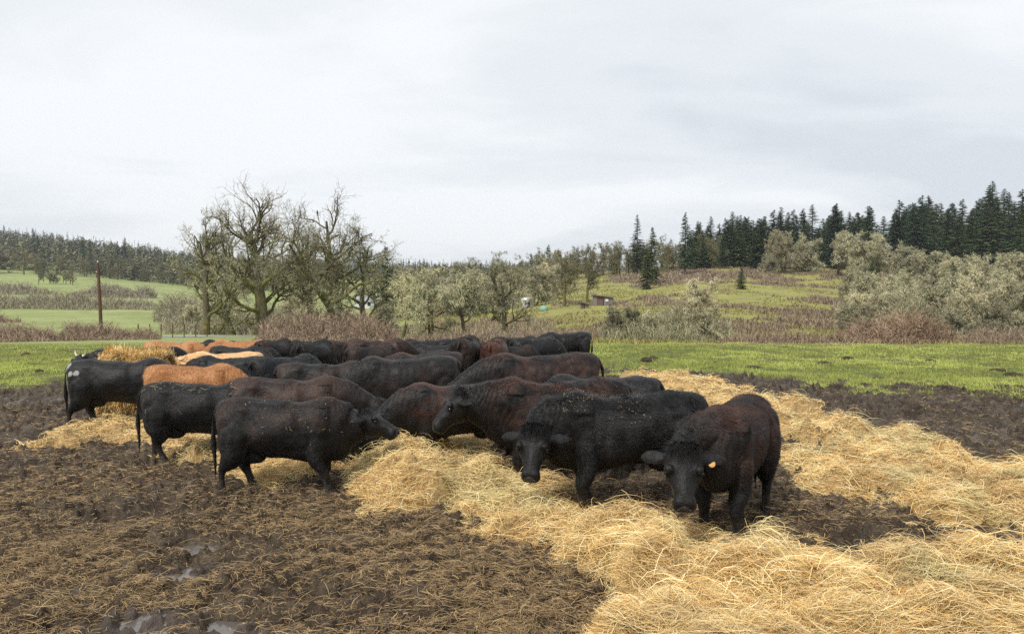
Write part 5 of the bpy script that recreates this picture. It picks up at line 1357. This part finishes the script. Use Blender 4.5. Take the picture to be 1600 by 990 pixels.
# white silo / round hut
X, Y = tpos(823, 140); root = empty('round_silo', (X, Y, gz1(X, Y) - .1)); tag(root, 'squat white round silo with a domed roof in the valley', 'silo')
g = Geo(); zz_ = np.array([0, .5, 1.0, 1.35]); g.tubes(np.stack([0 * zz_, 0 * zz_, zz_], -1)[None], np.full((1, 4), 1.05), 24); link('wall', g.mesh('silo_wall', white_m, True), root)
g = Geo(); a_ = np.linspace(0, math.pi / 2, 8); g.tubes(np.stack([0 * a_, 0 * a_, 1.352 + np.sin(a_) * .6], -1)[None], (np.cos(a_) * 1.15 + .01)[None], 24); link('roof', g.mesh('silo_roof', white_m, True), root)
g = Geo(); g.box(.12, .6, -1.06, -.95, .02, 1.15); link('door', g.mesh('silo_door', dark_m), root)
def house(x, D, w_, d_, h_, rh, wc, rc, label, dz=0.0, rz=0.1):
    X, Y = tpos(x, D); root = empty('farm_house', (X, Y, gz1(X, Y) - .2 + dz), rz); tag(root, label, 'house')
    g = Geo(); g.box(-w_ / 2, w_ / 2, -d_ / 2, d_ / 2, 0, h_); 
    g.add([(-w_ / 2, -d_ / 2, h_), (-w_ / 2, d_ / 2, h_), (-w_ / 2, 0, h_ + rh), (w_ / 2, -d_ / 2, h_), (w_ / 2, d_ / 2, h_), (w_ / 2, 0, h_ + rh)], t=[(0, 2, 1), (3, 4, 5)])
    link('wall', g.mesh('house_wall', wc), root)
    g = Geo(); e_ = .4
    for s in (-1, 1):
        v = [(-w_ / 2 - e_, s * (d_ / 2 + e_), h_ - e_ * rh / (d_ / 2) + .03), (w_ / 2 + e_, s * (d_ / 2 + e_), h_ - e_ * rh / (d_ / 2) + .03), (w_ / 2 + e_, 0, h_ + rh + .03), (-w_ / 2 - e_, 0, h_ + rh + .03)]
        v2 = [(a_, b_, c_ + .12) for a_, b_, c_ in v]; g.add(v + v2, q=[(0, 3, 2, 1), (4, 5, 6, 7), (0, 1, 5, 4), (1, 2, 6, 5), (2, 3, 7, 6), (3, 0, 4, 7)])
    link('roof', g.mesh('house_roof', rc), root)
    for xx in (-w_ * .3, 0, w_ * .3):
        g = Geo(); g.box(xx - .4, xx + .4, -d_ / 2 - .03, -d_ / 2 + .02, .9, 1.9); link('window', g.mesh('house_window', dark_m), root)
cream_m = plain('cream_siding', (.55, .48, .40), .7); grey_roof = plain('grey_shingle', (.30, .31, .33), .7)
house(690, 230, 9, 6, 2.6, 1.6, cream_m, plain('brown_shingle', (.26, .17, .13), .7), 'cream farmhouse glimpsed through the small lichen oaks')
house(578, 210, 8, 5, 2.2, 1.2, white_m, grey_roof, 'white roofed building glimpsed behind the forked oak')
house(1400, 262, 11, 7, 4.0, 2.0, cream_m, plain('pale_metal_roof', (.34, .36, .38), .5), 'pale roofed house showing between the firs on the right hill', dz=1.2)
teal_m = plain('teal_plastic', (.20, .36, .33), .6)
X, Y = tpos(850, 125); g = Geo(); zz_ = np.array([0, .08, .75, .85]); g.tubes(np.stack([0 * zz_, 0 * zz_, zz_], -1)[None], np.array([[.60, .65, .63, .0]]), 20)
o = link('water_tank', g.mesh('water_tank', teal_m, True)); o.location = (X, Y, gz1(X, Y)); tag(o, 'low teal water tank right of the white silo', 'tank')
# perched bird in the forked oak
def bird():
    bpy.context.view_layer.update()
    tr_ = next(o for o in COL.objects if o.get('label', '').startswith('slender pale grey bare oak'))
    cr_ = [c for c in tr_.children if c.name.startswith('crown')][0]
    co = np.empty(len(cr_.data.vertices) * 3, np.float32); cr_.data.vertices.foreach_get('co', co); co = co.reshape(-1, 3) @ np.array(cr_.matrix_world)[:3, :3].T + np.array(cr_.matrix_world)[:3, 3]
    kx = np.argmin(np.hypot(800 + FPX * co[:, 0] / co[:, 1] - 503, (YH - FPX * (co[:, 2] - CAMH) / co[:, 1] - 312)))
    X, Y, z = co[kx]; z += .16
    g = Geo(); C = smooth_interp([(-.02, 0, -.34, .02, .02), (0, 0, -.18, .05, .06), (.02, 0, .0, .10, .11), (.02, 0, .14, .085, .095), (.05, 0, .24, .06, .06), (.07, 0, .30, .05, .05), (.13, 0, .29, .015, .02), (.16, 0, .27, .004, .004)], 30)
    T = unit(np.gradient(C[:, :3], axis=0)); side = np.tile([0, 1.0, 0], (30, 1)); A = unit(np.cross(side, T))
    loft(g, C[:, :3], A, side, C[:, 3], C[:, 3], C[:, 4], 14, 2.0)
    o = link('hawk', g.mesh('hawk', plain('brown_feathers', (.06, .045, .035), .8), True)); o.location = (X, Y, z); o.rotation_euler = (0, 0, 2.4); tag(o, 'dark brown hawk perched in the top of the forked oak', 'bird')
bird()
# clods and old dung lying in the pasture
clod_m, t, b = mat_new('clod_earth', 0.9, 0.15)
tcx = nn(t, 'ShaderNodeTexCoord'); t.links.new(ramp(t, noise(t, tcx.outputs['Object'], 9, 4, .7), [(0.3, (0.022, 0.016, 0.011)), (0.7, (0.075, 0.055, 0.035))]), b.inputs['Base Color'])
clod_me = []
for k_ in range(3):
    g = Geo(); g.sphere((0, 0, .02), (.20, .17, .09), None, 22, 14); v_ = g.v[0]; v_ *= (1 + .55 * (vn3(v_ * 9 + k_ * 7, 5) - .5))[:, None]
    clod_me.append(g.mesh('mud_clod', clod_m, False))
rg = np.random.default_rng(161)
for i, (x, y) in enumerate([(1375, 588), (1240, 574), (1325, 562), (1560, 581), (1585, 587), (1410, 583), (1180, 575), (1010, 563), (1022, 560), (1290, 569), (1455, 566), (1120, 568), (1525, 572), (60, 583), (40, 556), (95, 566)]):
    D = CAMH * FPX / (y - YH); X = (x - 800) / FPX * D
    o = link('mud_clod', clod_me[i % 3]); sc_ = rg.uniform(.6, 1.5); o.location = (X, D, gz1(X, D, True) - .01); o.rotation_euler = (0, 0, rg.uniform(0, 6)); o.scale = (sc_, sc_, sc_ * rg.uniform(.6, 1.1))
    tag(o, 'one of the dark mud clods lying in the green pasture', 'clod', 'mud clods in the pasture')
# fence posts along the pasture edge
post_m = wood_m
for i, x in enumerate(range(215, 330, 18)):
    X, Y = tpos(x, 58 + i * 1.5); g = Geo(); g.tubes(np.array([[(0, 0, -.3), (.02, 0, 1.15)]]), np.array([[.05, .045]]), 8)
    o = link('fence_post', g.mesh('fence_post', post_m, True)); o.location = (X, Y, gz1(X, Y)); tag(o, 'one of the thin wooden fence posts along the lane by the left oak', 'post', 'fence posts by the lane')
# the damp air of the valley
hm, t, b = mat_new('valley_air'); t.nodes.remove(b)
pv = nn(t, 'ShaderNodeVolumePrincipled'); pv.inputs['Color'].default_value = (.86, .91, 1.0, 1); pv.inputs['Density'].default_value = 0.00016; pv.inputs['Anisotropy'].default_value = 0.2
t.links.new(pv.outputs[0], t.nodes['Material Output'].inputs['Volume'])
g = Geo(); g.box(-2800, 2800, -2800, 2800, float(GZ.min()) - 1, 120); tag(link('haze', g.mesh('haze', hm)), 'thin pale haze lying in the valley air', 'haze', kind='stuff')
SC.cycles.volume_bounces = 0
print('objects', len(COL.objects), GZ.max())
